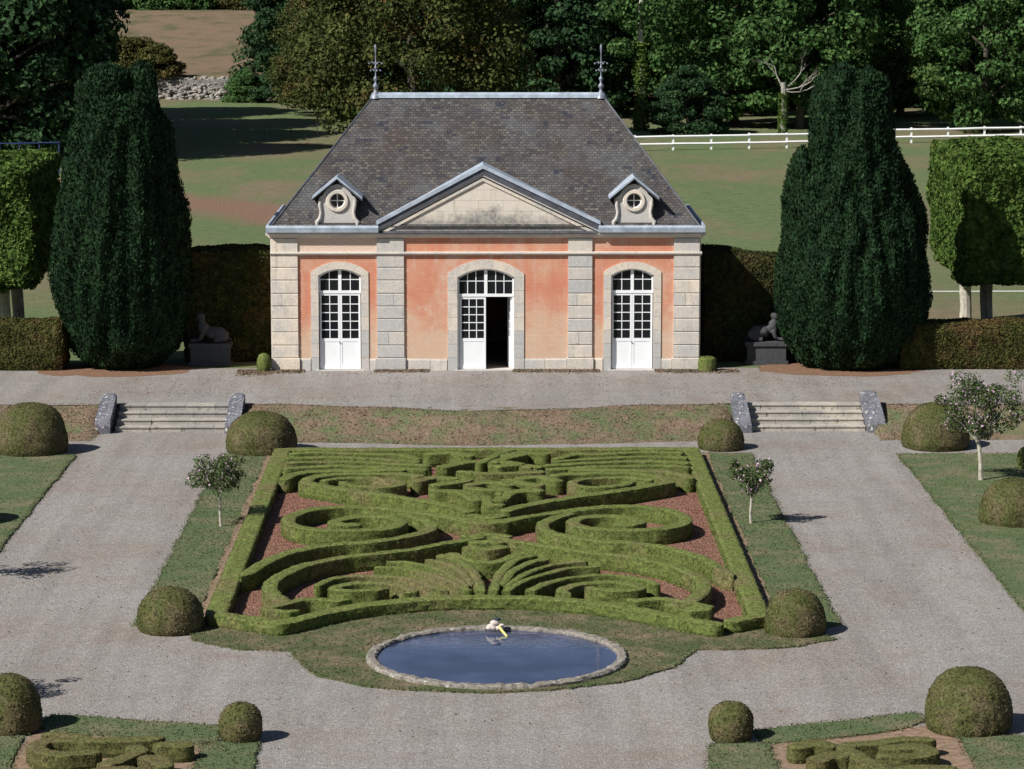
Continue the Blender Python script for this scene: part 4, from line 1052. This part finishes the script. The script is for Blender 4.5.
# ------------------------------------------------------------------ leafy solids (hedges)
def leafy_box(name, x0, x1, y0, y1, z0, z1, mat, lsize, dens, label, cat, group=None, amp=.12, res=.3, parent=None, zf=None, yf=None):
    V = []; Fc = []; 
    def addface(o, u, v, nu, nv):
        b0 = len(V)
        for j in range(nv + 1):
            for i in range(nu + 1): V.append(np.array(o) + np.array(u) * i / nu + np.array(v) * j / nv)
        for j in range(nv):
            for i in range(nu): a = b0 + j * (nu + 1) + i; Fc.append((a, a + 1, a + nu + 2, a + nu + 1))
    X_, Y_, Z_ = x1 - x0, y1 - y0, z1 - z0; n = lambda L: max(2, int(L / res))
    addface((x0, y0, z0), (X_, 0, 0), (0, 0, Z_), n(X_), n(Z_)); addface((x1, y1, z0), (-X_, 0, 0), (0, 0, Z_), n(X_), n(Z_))
    addface((x1, y0, z0), (0, Y_, 0), (0, 0, Z_), n(Y_), n(Z_)); addface((x0, y1, z0), (0, -Y_, 0), (0, 0, Z_), n(Y_), n(Z_))
    addface((x0, y0, z1), (X_, 0, 0), (0, Y_, 0), n(X_), n(Y_)); addface((x0, y1, z0), (X_, 0, 0), (0, -Y_, 0), n(X_), n(Y_))
    V = np.array(V); cen = np.array([(x0 + x1) / 2, (y0 + y1) / 2, (z0 + z1) / 2])
    # round the corners a little and add unevenness
    h = np.array([X_, Y_, Z_]) / 2; rr = min(.25, h.min() * .5)
    q = V - cen; inner = np.clip(q, -(h - rr), h - rr); d = q - inner; L = np.linalg.norm(d, axis=1, keepdims=True); V = cen + inner + d / np.maximum(L, 1e-6) * np.minimum(L, rr)
    for i, p in enumerate(V):
        w = amp * mnoise.noise(Vector(p * .9)) + amp * .5 * mnoise.noise(Vector(p * 2.6)); dn = q[i] / h; dn = dn / max(np.linalg.norm(dn), 1e-6); V[i] = p + dn * w
    if zf is not None:
        for i, p in enumerate(V): V[i][2] = z0 + (p[2] - z0) * zf(p[0])
    if yf is not None:
        for i, p in enumerate(V): V[i][1] += yf(p[0])
    mb = MB(); mb.add(V, Fc, .4); P, Nn = scatter(V, Fc, dens)
    P = P[:]; mb.quads(leaves(P + Nn * lsize * .3, Nn, lsize, 1.0), np.clip(rng.normal(.5, .25, len(P)), 0, 1))
    o = mb.build(name, M[mat], parent, recalc=False)
    if label: tag(o, label, cat, group)
    return o
leafy_box('tall_hedge', -10.6, -7.62, 106.3, 108.2, .6, 4.62, 'tallhedge', .11, 320, 'tall dark hedge between the left yew and the building', 'hedge', yf=lambda x: -.25 * max(0, -9.3 - x) ** 2)
leafy_box('tall_hedge', 7.62, 11.2, 106.3, 108.2, .6, 4.70, 'tallhedge', .11, 320, 'tall dark hedge between the building and the right yew', 'hedge', zf=lambda x: 1 - .035 * (x - 7.6))
leafy_box('low_hedge', -22, -14.65, 104.0, 105.8, .6, 2.30, 'lowhedge', .09, 420, 'low reddish brown hedge left of the left yew', 'hedge')
leafy_box('low_hedge', 14.3, 22, 104.0, 105.8, .6, 2.25, 'lowhedge', .09, 420, 'low reddish brown hedge right of the right yew', 'hedge')

# ------------------------------------------------------------------ yews
def yew(cx, cy, spindles, label, seed):
    root = empty('columnar_yew', (cx, cy, .64), 0, label, 'yew tree')
    mb = MB()
    for i, (dx, dy, prof) in enumerate(spindles):
        n_t = max(28, int(max(r for r, z in prof) * 46)); n_z = 60
        ps = prof; zs_ = np.linspace(ps[0][1], ps[-1][1], n_z); R = np.interp(zs_, [p[1] for p in ps], [p[0] for p in ps])
        V = []
        for r_, z_ in zip(R, zs_):
            for k in range(n_t):
                t = 2 * math.pi * k / n_t; c, s = math.cos(t), math.sin(t)
                rr = r_ + (min(r_, .9)) * (.26 * mnoise.noise(Vector((c * r_ * 1.7 + seed, s * r_ * 1.7 + i * 7, z_ * .14))) + .30 * max(-.5, mnoise.noise(Vector((c * r_ * 3.2, s * r_ * 3.2 + i * 7 + seed, z_ * .28)))) + .06 * mnoise.noise(Vector((c * r_ * 5, s * r_ * 5, z_ * 2.5 + seed))))
                V.append((dx + c * rr, dy + s * rr, z_))
        V = np.array(V); Fc = [(a * n_t + k, a * n_t + (k + 1) % n_t, (a + 1) * n_t + (k + 1) % n_t, (a + 1) * n_t + k) for a in range(n_z - 1) for k in range(n_t)]
        mb.add(V, Fc, .35); P, Nn = scatter(V, Fc, 480)
        lens = rng.uniform(-.02, .10, (len(P), 1))
        T_ = unit(Nn * .55 + np.array([0, 0, .9]) + rng.normal(size=Nn.shape) * .35)       # sprays point up and out
        Sd = unit(np.cross(T_, Nn + rng.normal(size=Nn.shape) * .5)); s_ = rng.uniform(.07, .16, (len(P), 1)); Q0 = P + Nn * lens
        Q = np.stack([Q0 - T_ * s_ * .5, Q0 + Sd * s_ * .28, Q0 + T_ * s_ * .6, Q0 - Sd * s_ * .28], 1)
        cl = np.array([mnoise.noise(Vector(p * 1.6)) for p in P])
        mb.quads(Q, np.clip(.5 + .5 * cl + rng.normal(0, .2, len(P)), 0, 1))
    mb.build('crown', M['yew'], root, recalc=False)
    MB().tube([(0, 0, -.05), (0, 0, 1.2)], [.32, .25], 10).build('trunk', M['bark'], root)
yew(GX(124, 105.2), 105.2, [
    (0, 0, [(.95, 0), (1.5, .45), (1.9, 1.0), (2.2, 2.3), (2.28, 3.3), (2.2, 4.5), (2.02, 5.8), (1.8, 7.2), (1.5, 8.4), (1.15, 9.3), (.5, 9.7), (.02, 9.8)]),
    (.78, .1, [(.5, 3), (.9, 6), (.72, 8.0), (.50, 9.4), (.44, 10.2), (.25, 10.5), (.02, 10.6)]), (-.40, -.2, [(.5, 4), (1.0, 6.5), (.95, 8.6), (.86, 9.8), (.62, 10.35), (.02, 10.5)]),
    (1.2, .2, [(.6, 1), (.9, 3), (.88, 5.5), (.6, 7.6), (.02, 8.7)]), (-.95, -.2, [(.4, 1), (.8, 3), (.8, 5.2), (.5, 7.0), (.02, 7.9)]), (.3, -.7, [(.4, 1), (1.2, 3), (1.1, 5.2), (.7, 7.4), (.02, 8.8)])],
    'tall dark columnar yew at the left end of the building', 3)
yew(GX(849, 105.2), 105.2, [
    (0, 0, [(1.4, 0), (1.85, .45), (2.3, 1.2), (2.55, 2.4), (2.5, 3.6), (2.2, 5.0), (1.72, 6.4), (1.38, 7.2), (1.25, 8.5), (1.1, 9.4), (.7, 9.9), (.02, 10.1)]),
    (-.42, -.1, [(.5, 4), (.95, 7), (.85, 9.3), (.7, 10.0), (.45, 10.35), (.02, 10.5)]), (.45, -.3, [(.5, 4), (1.0, 7), (.8, 9.3), (.62, 10.0), (.02, 10.4)]),
    (-1.75, -.1, [(.5, 2), (.62, 4), (.55, 6), (.38, 7.0), (.16, 7.5), (.02, 7.7)]), (1.45, .1, [(.6, 1), (.95, 3.2), (.9, 5.2), (.6, 6.6), (.02, 7.6)]), (1.05, -.6, [(.5, 2), (.8, 5), (.5, 7.6), (.02, 8.6)])],
    'tall dark columnar yew at the right end of the building', 11)

# ------------------------------------------------------------------ sphinx statues in the shade
def sphinx(cx, cy, s, label):
    root = empty('sphinx_statue', (cx, cy, .65), 0, label, 'statue', 'recumbent stone sphinxes beside the building')
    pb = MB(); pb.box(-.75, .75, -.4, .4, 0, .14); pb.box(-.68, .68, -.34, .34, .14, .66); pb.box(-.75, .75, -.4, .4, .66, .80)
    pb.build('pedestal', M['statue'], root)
    mb = MB()
    def blob(c, r): rock(mb, (c[0] * s, c[1], c[2]), r, 0)
    def limb(pts, rad): mb.tube([(p[0] * s, p[1], p[2]) for p in pts], rad, 12)
    limb([(.62, 0, 1.0), (.35, 0, 1.12), (0, 0, 1.16), (-.22, 0, 1.30), (-.32, 0, 1.52)], [.14, .24, .22, .22, .12])
    blob((.42, -.16, 1.02), (.24, .12, .20)); blob((.42, .16, 1.02), (.24, .12, .20))
    blob((-.26, 0, 1.28), (.17, .20, .22)); blob((-.36, 0, 1.68), (.13, .12, .17)); blob((-.30, 0, 1.70), (.16, .17, .15))
    for yy in (-.13, .13):
        limb([(-.24, yy, 1.18), (-.34, yy, .93), (-.5, yy, .88), (-.72, yy, .87)], [.10, .08, .07, .075]); limb([(.4, yy * 1.4, .9), (.12, yy * 1.6, .87)], [.08, .07])
    limb([(.66, 0, .95), (.74, .12, .87), (.5, .3, .86)], [.04, .035, .03])
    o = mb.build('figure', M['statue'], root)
    rm = o.modifiers.new('r', 'REMESH'); rm.mode = 'VOXEL'; rm.voxel_size = .035; rm.use_smooth_shade = True
    sm = o.modifiers.new('s', 'SMOOTH'); sm.iterations = 4
sphinx(GX(211, 105.6), 105.5, 1, 'shaded stone sphinx on a block beside the left yew')
sphinx(GX(766, 105.6), 105.75, -1, 'shaded stone sphinx half hidden by the right yew')

# ------------------------------------------------------------------ small flowering standards
def crown_leaves(centers, radii, per, size, r=rng, upbias=.3, mb=None, toneoff=0, mat=0, spread=1.0):
    for c, rad in zip(centers, radii):
        rad = np.array(rad if hasattr(rad, '__len__') else (rad, rad, rad * .75))
        d = unit(r.normal(size=(per, 3))); q = r.uniform(.45, 1.08, (per, 1)) ** .6
        P = np.array(c) + d * rad * q
        mb.quads(leaves(P, d + np.array([0, 0, upbias]), size, spread, 1.45, r), np.clip(r.normal(.5 + toneoff, .25, per), 0, 1), mat)
def flowering(px, by, pts, w, label, name='flowering_shrub', loc=None, h=None, flowers=.07, lean=0, bare=.55, thick=1.0):
    x, y = loc if loc else G(px, by, .04)
    root = empty(name, (x, y, .03), 0, label, 'flowering shrub', 'small flowering trees trained on a stem')
    tr = MB(); s0 = bare
    tr.tube([(0, 0, 0), (-.02, 0, s0 * .5), (lean * .5, 0, s0), (lean, 0, s0 * 1.25)], [.045 * thick, .036 * thick, .034 * thick, .03 * thick], 8)
    for p in pts[::2]: tr.tube([(lean, 0, s0 * 1.2), ((lean + p[0]) / 2 + .03, p[1] / 2, (s0 * 1.2 + p[2]) / 2), (p[0], p[1], p[2])], [.02, .012, .005], 6)
    tr.build('trunk', M['palebark'], root)
    cr_ = MB(); crown_leaves([p[:3] for p in pts], [p[3] for p in pts], w, .075, mb=cr_); cr_.build('crown', M['hibiscus'], root, recalc=False)
    fl = MB(); crown_leaves([p[:3] for p in pts], [p[3] * 1.05 for p in pts], int(w * flowers), .075, mb=fl, spread=.6); fl.build('blossoms', M['flower'], root, recalc=False)
    return root
rr_ = random.Random(5)
def cluster(n, cx, cz, rx, ry, rz, r): return [(cx + rr_.uniform(-1, 1) * rx * .75, rr_.uniform(-1, 1) * ry * .75, cz + rr_.uniform(-1, 1) * rz * .75, r * rr_.uniform(.75, 1.15)) for _ in range(n)]
flowering(221, 526, cluster(20, -.08, 1.45, .74, .6, .46, .28), 130, 'small pink flowering standard on the left grass strip', bare=.85, lean=-.03)
flowering(751, 523, [(-.36, 0, 1.45, .2), (-.22, .1, 1.3, .26), (-.12, 0, 1.1, .26), (-.42, .1, 1.35, .24), (.3, .1, 1.15, .24), (0, .1, 1.2, .25), (.1, .4, 1.4, .24), (-.15, -.35, 1.3, .22), (.2, -.4, 1.3, .22), (-.1, .4, 1.15, .2), (.1, 0, 1.0, .22), (.2, .1, 1.25, .24), (.36, 0, 1.42, .24), (.42, 0, 1.6, .18), (.1, -.1, 1.3, .2), (-.45, 0, 1.62, .13), (.28, -.1, 1.6, .2), (0, 0, .85, .15)], 130, 'small forked pink flowering shrub on the right grass strip', bare=.55, flowers=.08)
flowering(981, 480, cluster(38, .05, 2.25, 1.25, .95, 1.0, .34) + [(-.85, 0, 2.2, .28), (-1.2, 0, 2.35, .2), (.8, 0, 1.7, .28), (1.0, 0, 1.8, .2), (-.2, 0, 2.55, .25), (.3, 0, 2.6, .25), (.1, 0, 1.35, .22)], 150, 'tallest pink flowering tree on the right lawn, with pale bent trunk', bare=.95, lean=-.14, flowers=.10, thick=1.7)
flowering(0, 0, cluster(20, 0, 1.5, .95, .9, .45, .28), 120, 'flowering standard on the left lawn just outside the picture, casting the upper shadow', loc=(-12.85, 72.4), bare=.85)
flowering(0, 0, cluster(20, 0, 1.5, .95, .9, .45, .28), 120, 'flowering standard further down on the left, just outside the picture, casting the lower shadow', loc=(-11.0, 60.3), bare=.85)

# ------------------------------------------------------------------ pleached limes
def lime(x0, x1, y0, y1, zb_, zt_, tx, ty, label, barkm):
    root = empty('clipped_lime_tree', (tx, ty, .6), 0, label, 'lime tree', 'box clipped limes')
    c = leafy_box('crown', x0 - tx, x1 - tx, y0 - ty, y1 - ty, zb_ - .6, zt_ - .6, 'lime', .20, 130, None, None, None, .35, .35, parent=root)
    tr = MB(); tr.tube([(0, 0, -.1), (.03, 0, .9), (-.03, 0, 1.9), (0, 0, zb_ - .1)], [.27, .22, .23, .25], 10)
    for a in range(5): tr.tube([(0, 0, zb_ - .9), (math.cos(a * 1.3) * 1.2, math.sin(a * 1.3) * 1.2, zb_ + .8)], [.14, .05], 7)
    tr.build('trunk', M[barkm], root)
lime(17.2, 22.5, 108.4, 112.6, 3.3, 7.7, GX(986, 110.3), 110.3, 'front box-clipped lime on the right, beside the yew', 'bark')
lime(17.2, 22.5, 112.7, 117.2, 3.5, 7.8, GX(965, 115), 115, 'rear box-clipped lime on the right with a pale trunk', 'palebark')
lime(-22, -16.3, 108.4, 112.0, 3.05, 7.35, GX(6, 110), 110, 'front box-clipped lime on the left, beside the yew', 'palebark')
lime(-22, -16.3, 112.1, 115.8, 3.3, 7.45, GX(19, 113.5), 113.5, 'rear box-clipped lime on the left with a dark trunk', 'bark')

# ------------------------------------------------------------------ fences
def rail_fence(name, pts, posts, h, rails, mat, pw, label, base=None):
    root = empty(name, (pts[0][0], pts[0][1], 0), 0, label, 'fence')
    ox, oy = pts[0]
    # cumulative
    L = [0]
    for a, b in zip(pts[:-1], pts[1:]): L.append(L[-1] + math.dist(a, b))
    n = int(L[-1] / posts); P = []
    for i in range(n + 1):
        s = L[-1] * i / n; x = np.interp(s, L, [p[0] for p in pts]); y = np.interp(s, L, [p[1] for p in pts]); z = gz(x, y) if base is None else base
        P.append((x - ox, y - oy, z)); MB().box(x - ox - pw / 2, x - ox + pw / 2, y - oy - pw / 2, y - oy + pw / 2, z - .05, z + h + random.uniform(0, .05)).build('post', M[mat], root)
    for rz, rw in rails:
        mb = MB()
        for a, b in zip(P[:-1], P[1:]):
            mb.tube([(a[0], a[1] - pw * .5 - .01, a[2] + rz + random.uniform(-.02, .02)), (b[0], b[1] - pw * .5 - .01, b[2] + rz + random.uniform(-.02, .02))], rw, 4)
        mb.build('rail', M[mat], root)
rail_fence('rail_fence', [(10.7, 219), (24.5, 222.5), (27.5, 226), (46, 230)], 2.85, 1.12, ((1.0, .085), (.45, .085)), 'fencewhite', .15, 'white two-rail wooden fence across the field in front of the wood')
rail_fence('metal_fence', [(-40, 194), (-27.6, 196)], 1.2, 2.1, ((2.0, .045), (1.4, .035), (.7, .035)), 'blue', .08, 'blue painted metal fence under the dark tree on the left')
rail_fence('wire_fence', [(-19, 232), (-9, 234)], 1.7, 1.0, ((.9, .008), (.5, .008)), 'wood', .07, 'thin wire fence on wooden posts in the shaded field')
rail_fence('tape_fence', [(15.5, 124), (30, 124.4)], 7.0, 1.0, ((.46, .02),), 'fencewhite', .04, 'thin white tape fence across the field behind the right limes')

# ------------------------------------------------------------------ rubble wall on the hillside
rw = MB(); x = -32.5
for k in range(520):
    x_ = random.uniform(-32, -20.5); z_ = random.uniform(.6, 2.75); rock(rw, (x_, 289.6 + (z_ - .6) * .5 + random.uniform(-.1, .1), z_), (random.uniform(.14, .34), .2, random.uniform(.10, .2)), k * .37, random.uniform(0, .6))
rw.box(-32, -20.5, 290.2, 291.6, .4, 2.5, .9)
tag(rw.build('rubble_wall', M['rubble']), 'pale dry-stone rubble wall on the hillside behind the left field', 'wall')

# ------------------------------------------------------------------ trees of the park
def tree_proto(seed, H, R, zlow, nclu, per, size, shape='round', trunk_r=.35):
    """returns (trunk mesh builder, crown mesh builder) around the origin"""
    r = np.random.default_rng(seed); rd = random.Random(seed)
    tr = MB(); top = H * .8
    path = [(0, 0, -.2)]; x = y = 0
    for i in range(1, 7): x += rd.uniform(-.25, .25); y += rd.uniform(-.25, .25); path.append((x, y, top * i / 6))
    tr.tube(path, [trunk_r * (1.25 if i == 0 else 1 - i / 7.5) for i in range(7)], 10)
    cen = []; rad = []
    for k in range(nclu):
        z_ = zlow + (H - zlow) * (k + .5) / nclu
        u = (z_ - zlow) / (H - zlow)
        if shape == 'round': prof = math.sin(math.pi * min(1, .12 + .86 * u)) ** .55
        elif shape == 'cone': prof = (1 - u) ** .8 * .95 + .08
        elif shape == 'skirt': prof = (1 - u ** 2.2) ** .6 * (1 if u > .1 else .85)
        elif shape == 'bush': prof = math.sqrt(max(.05, 1 - u * u))
        else: prof = 1
        a = k * 2.39996 + rd.uniform(-.5, .5); q = rd.uniform(.45, 1) ** .5 * R * prof
        cr = R * rd.uniform(.17, .30) * (.6 + .4 * prof) * (1.7 if shape == 'bush' else 1)
        c = (math.cos(a) * q, math.sin(a) * q, z_ + rd.uniform(-.4, .4)); cen.append(c); rad.append((cr * 1.15, cr * 1.15, cr * .62))
        if k % 7 == 0:
            j = min(5, max(1, int(z_ / top * 6) - 1)); tr.tube([path[j], ((path[j][0] + c[0]) / 2, (path[j][1] + c[1]) / 2, (path[j][2] + c[2]) / 2 + .4), c], [trunk_r * .35, trunk_r * .22, .03], 6)
    cr_ = MB(); crown_leaves(cen, rad, per, size, r, .45, cr_)
    return tr, cr_
def make_tree(name, seed, H, R, zlow, nclu, per, size, shape, leafm, barkm, label, cat, group, loc, rz=0, sc=1.0, tr_r=.35):
    root = empty(name, loc, rz, label, cat, group); root.scale = (sc, sc, sc)
    tr, cr_ = tree_proto(seed, H, R, zlow, nclu, per, size, shape, tr_r)
    tr.build('trunk', M[barkm], root, recalc=False); cr_.build('crown', M[leafm], root, recalc=False)
    return root
def copy_tree(src, loc, rz, sc, label):
    c = src.copy(); C.objects.link(c); c.location = loc; c.rotation_euler = (0, 0, rz); c.scale = (sc, sc, sc); c['label'] = label
    for ch in src.children:
        d = ch.copy(); C.objects.link(d); d.parent = c
    return c
def at(px, Y): x = GX(px, Y); return (x, Y, gz(x, Y))
WG = 'trees of the wood behind the white fence'
lit = make_tree('broadleaf_tree', 1, 17, 6.0, 1.2, 110, 260, .42, 'round', 'leafA', 'darkbark', 'bushy sunlit tree right of centre behind the white fence', 'tree', WG, at(735, 246))
lit2 = make_tree('broadleaf_tree', 2, 18, 6.2, 2.2, 100, 260, .44, 'round', 'leafA', 'darkbark', 'sunlit tree with a pale trunk just left of the right yew', 'tree', WG, at(800, 242), .6)
dark = make_tree('broadleaf_tree', 3, 19, 6.5, .6, 120, 240, .5, 'skirt', 'leafB', 'darkbark', 'dark tree deep in the wood behind the right end of the roof', 'tree', WG, at(560, 262))
con = make_tree('conifer_shrub', 4, 5.2, 3.1, .1, 60, 260, .26, 'skirt', 'leafB', 'darkbark', 'dark rounded evergreen bush behind the white fence by the ivy clad trunk', 'bush', None, at(689, 236), 0, .95, .15)
copy_tree(lit, at(985, 240), 2.1, .95, 'sunlit broadleaf tree at the right edge of the picture')
copy_tree(lit, at(900, 262), 4.0, .9, 'broadleaf tree half shaded behind the top of the right yew')
copy_tree(lit2, at(850, 254), 2.9, .9, 'taller sunlit tree directly behind the right yew')
copy_tree(lit2, at(1050, 256), 1.0, 1.0, 'broadleaf tree just past the right edge of the picture')
copy_tree(lit2, at(690, 262), 4.4, .95, 'broadleaf tree behind the dark rounded evergreen bush')
words = ['first', 'second', 'third', 'fourth', 'fifth', 'sixth', 'seventh', 'eighth', 'ninth', 'tenth']
for i, px in enumerate((505, 620, 665, 745, 820, 905, 960, 1035)):
    copy_tree(dark, at(px, 276 + (i % 3) * 6), i * 1.3, 1.0 + (i % 2) * .12, f'{words[i]} dark tree from the left in the shaded rear row of the wood')
for i, px in enumerate((480, 590, 710, 800, 880, 1000)):
    copy_tree(dark, at(px, 305 + (i % 2) * 8), i * 2.3 + 1, 1.2, f'{words[i]} tree from the left in the darkest back row of the wood')
# ivy clad trunk
iv = empty('ivy_clad_tree', at(641, 240), 0, 'tall thin tree with an ivy clad trunk behind the right slope of the roof', 'tree', WG)
MB().tube([(0, 0, -.1), (.1, 0, 4), (-.1, .1, 8), (.1, 0, 13)], [.34, .26, .22, .14], 10).build('trunk', M['palebark'], iv)
mb = MB(); n = 3200; zz = rng.uniform(0, 7.0, n); an = rng.uniform(0, 2 * math.pi, n); ra = .42 + .16 * np.sin(zz * 1.7) + rng.normal(0, .1, n)
P = np.column_stack([np.cos(an) * ra, np.sin(an) * ra, zz]); mb.quads(leaves(P, np.column_stack([np.cos(an), np.sin(an), np.full(n, .4)]), .24, 1.0), np.clip(rng.normal(.55, .25, n), 0, 1)); mb.build('ivy', M['ivy'], iv, recalc=False)
mb = MB(); crown_leaves([(-1.6, 0, 6.5), (1.4, .3, 7.5), (-.8, .2, 8.6), (.9, -.4, 9.3), (0, 0, 10.5), (-2.2, 0, 9.6), (2.3, 0, 10.4), (0, 1, 12), (1.2, 0, 5.6)], [1.1, 1.2, 1.2, 1.4, 2.0, 1.3, 1.5, 2.4, .8], 330, .36, mb=mb); mb.build('crown', M['leafA'], iv, recalc=False)
# dead pale branches in front of the tree left of the right yew
db = empty('dead_tree', at(783, 236), 0, 'dead tree with bare pale branches and an ivy foot left of the right yew', 'tree')
mb = MB(); mb.tube([(0, 0, -.1), (.1, 0, 2), (.0, 0, 4.0)], [.3, .24, .2], 9)
def branch(p, d, L, r_, k):
    q = [Vector(p)]; dd = Vector(d).normalized()
    for i in range(4): dd = (dd + Vector((random.uniform(-.3, .3), random.uniform(-.2, .2), random.uniform(-.15, .3)))).normalized(); q.append(q[-1] + dd * L / 4)
    mb.tube(q, [r_, r_ * .8, r_ * .62, r_ * .45, r_ * .25], 6)
    if k:
        for i in (2, 3): branch(q[i], dd + Vector((random.uniform(-1, 1), random.uniform(-.4, .4), random.uniform(-.2, .9))), L * .6, r_ * .55, k - 1)
for d in ((1, 0, .6), (.9, -.3, .1), (-.3, 0, 1), (1, -.2, -.3)): branch((0, 0, 3.4), d, 2.6, .075, 2)
mb.build('trunk', M['deadwood'], db, recalc=False)
mb = MB(); n = 900; zz = rng.uniform(0, 3.2, n); an = rng.uniform(0, 2 * math.pi, n); P = np.column_stack([np.cos(an) * .36, np.sin(an) * .36, zz]); mb.quads(leaves(P, np.column_stack([np.cos(an), np.sin(an), np.full(n, .4)]), .2, 1.0), np.clip(rng.normal(.45, .25, n), 0, 1)); mb.build('ivy', M['ivy'], db, recalc=False)
# big rusty tree behind the roof
big = make_tree('rusty_evergreen_tree', 8, 19, 8.0, 1.3, 190, 330, .34, 'skirt', 'leafC', 'darkbark', 'huge rusty green tree directly behind the left half of the roof', 'tree', None, at(418, 228), .4, 1.0, .5)
copy_tree(big, at(330, 262), 2.2, .62, 'smaller blue-green tree overlapping the left side of the huge rusty tree')
for ch in C.objects[-1:]: pass
lf = make_tree('broadleaf_tree', 12, 19, 7.2, .7, 130, 260, .46, 'skirt', 'leafB', 'darkbark', 'dark overhanging tree left of the rusty tree, above the rubble wall', 'tree', 'dark trees around the left field', at(302, 286), 0, .78)
copy_tree(lf, at(-8, 209), 1.4, 1.15, 'huge dark tree filling the top left corner behind the left yew')
copy_tree(lf, at(-38, 222), 3.3, 1.35, 'dark tree at the left picture edge behind the huge dark tree')
copy_tree(lf, at(-12, 236), 5.0, 1.35, 'dark tree in the second row of the top left corner')
copy_tree(lf, at(8, 254), 2.0, 1.2, 'dark tree in the third row, nearest the hill meadow')
copy_tree(lf, at(-36, 256), .4, 1.3, 'dark tree furthest back in the top left corner')
copy_tree(dark, at(330, 300), 1.1, 1.0, 'dark tree in the gap left of the huge rusty tree')
copy_tree(dark, at(400, 290), 2.6, 1.1, 'dark tree behind the left part of the huge rusty tree')
sh = make_tree('bush', 15, 3.1, 1.9, 0, 46, 260, .24, 'bush', 'leafA', 'darkbark', 'green bush beside the right end of the rubble wall', 'bush', None, at(246, 285), 0, .85, .08)
ob = make_tree('scrub_bush', 16, 3.6, 2.3, 0, 46, 260, .26, 'bush', 'olive', 'darkbark', 'olive scrub bush directly above the top of the left yew', 'bush', 'olive scrub at the foot of the hill meadow', at(160, 291.5), 0, .85, .08)
copy_tree(ob, at(122, 294), 1.5, .95, 'olive scrub bush left of the one above the left yew')
copy_tree(ob, at(140, 298), 3.0, .9, 'small olive scrub bush behind the other two')
# hedgerow and far wood on the skyline
for i, px in enumerate((96, 120, 146, 170, 196, 221, 247)):
    copy_tree(sh if i % 3 else ob, at(px, 424 + (i % 2) * 5), i * 1.1, 1.5 + (i % 3) * .3, f'{words[i]} bush from the left in the hedgerow at the top of the hill meadow')
fw = MB(); r3 = np.random.default_rng(9)
cen = []; rad = []
for k in range(620):
    x_ = r3.uniform(-150, 150); y_ = r3.uniform(455, 490) if x_ < -20 else r3.uniform(330, 360); z_ = gz(x_, y_) + r3.uniform(0, 17); cen.append((x_, y_, z_)); rr0 = r3.uniform(2.2, 4.2); rad.append((rr0, rr0, rr0 * .75))
crown_leaves(cen, rad, 90, 1.25, r3, .4, fw)
tag(fw.build('far_wood', M['leafB'], recalc=False), kind='stuff')
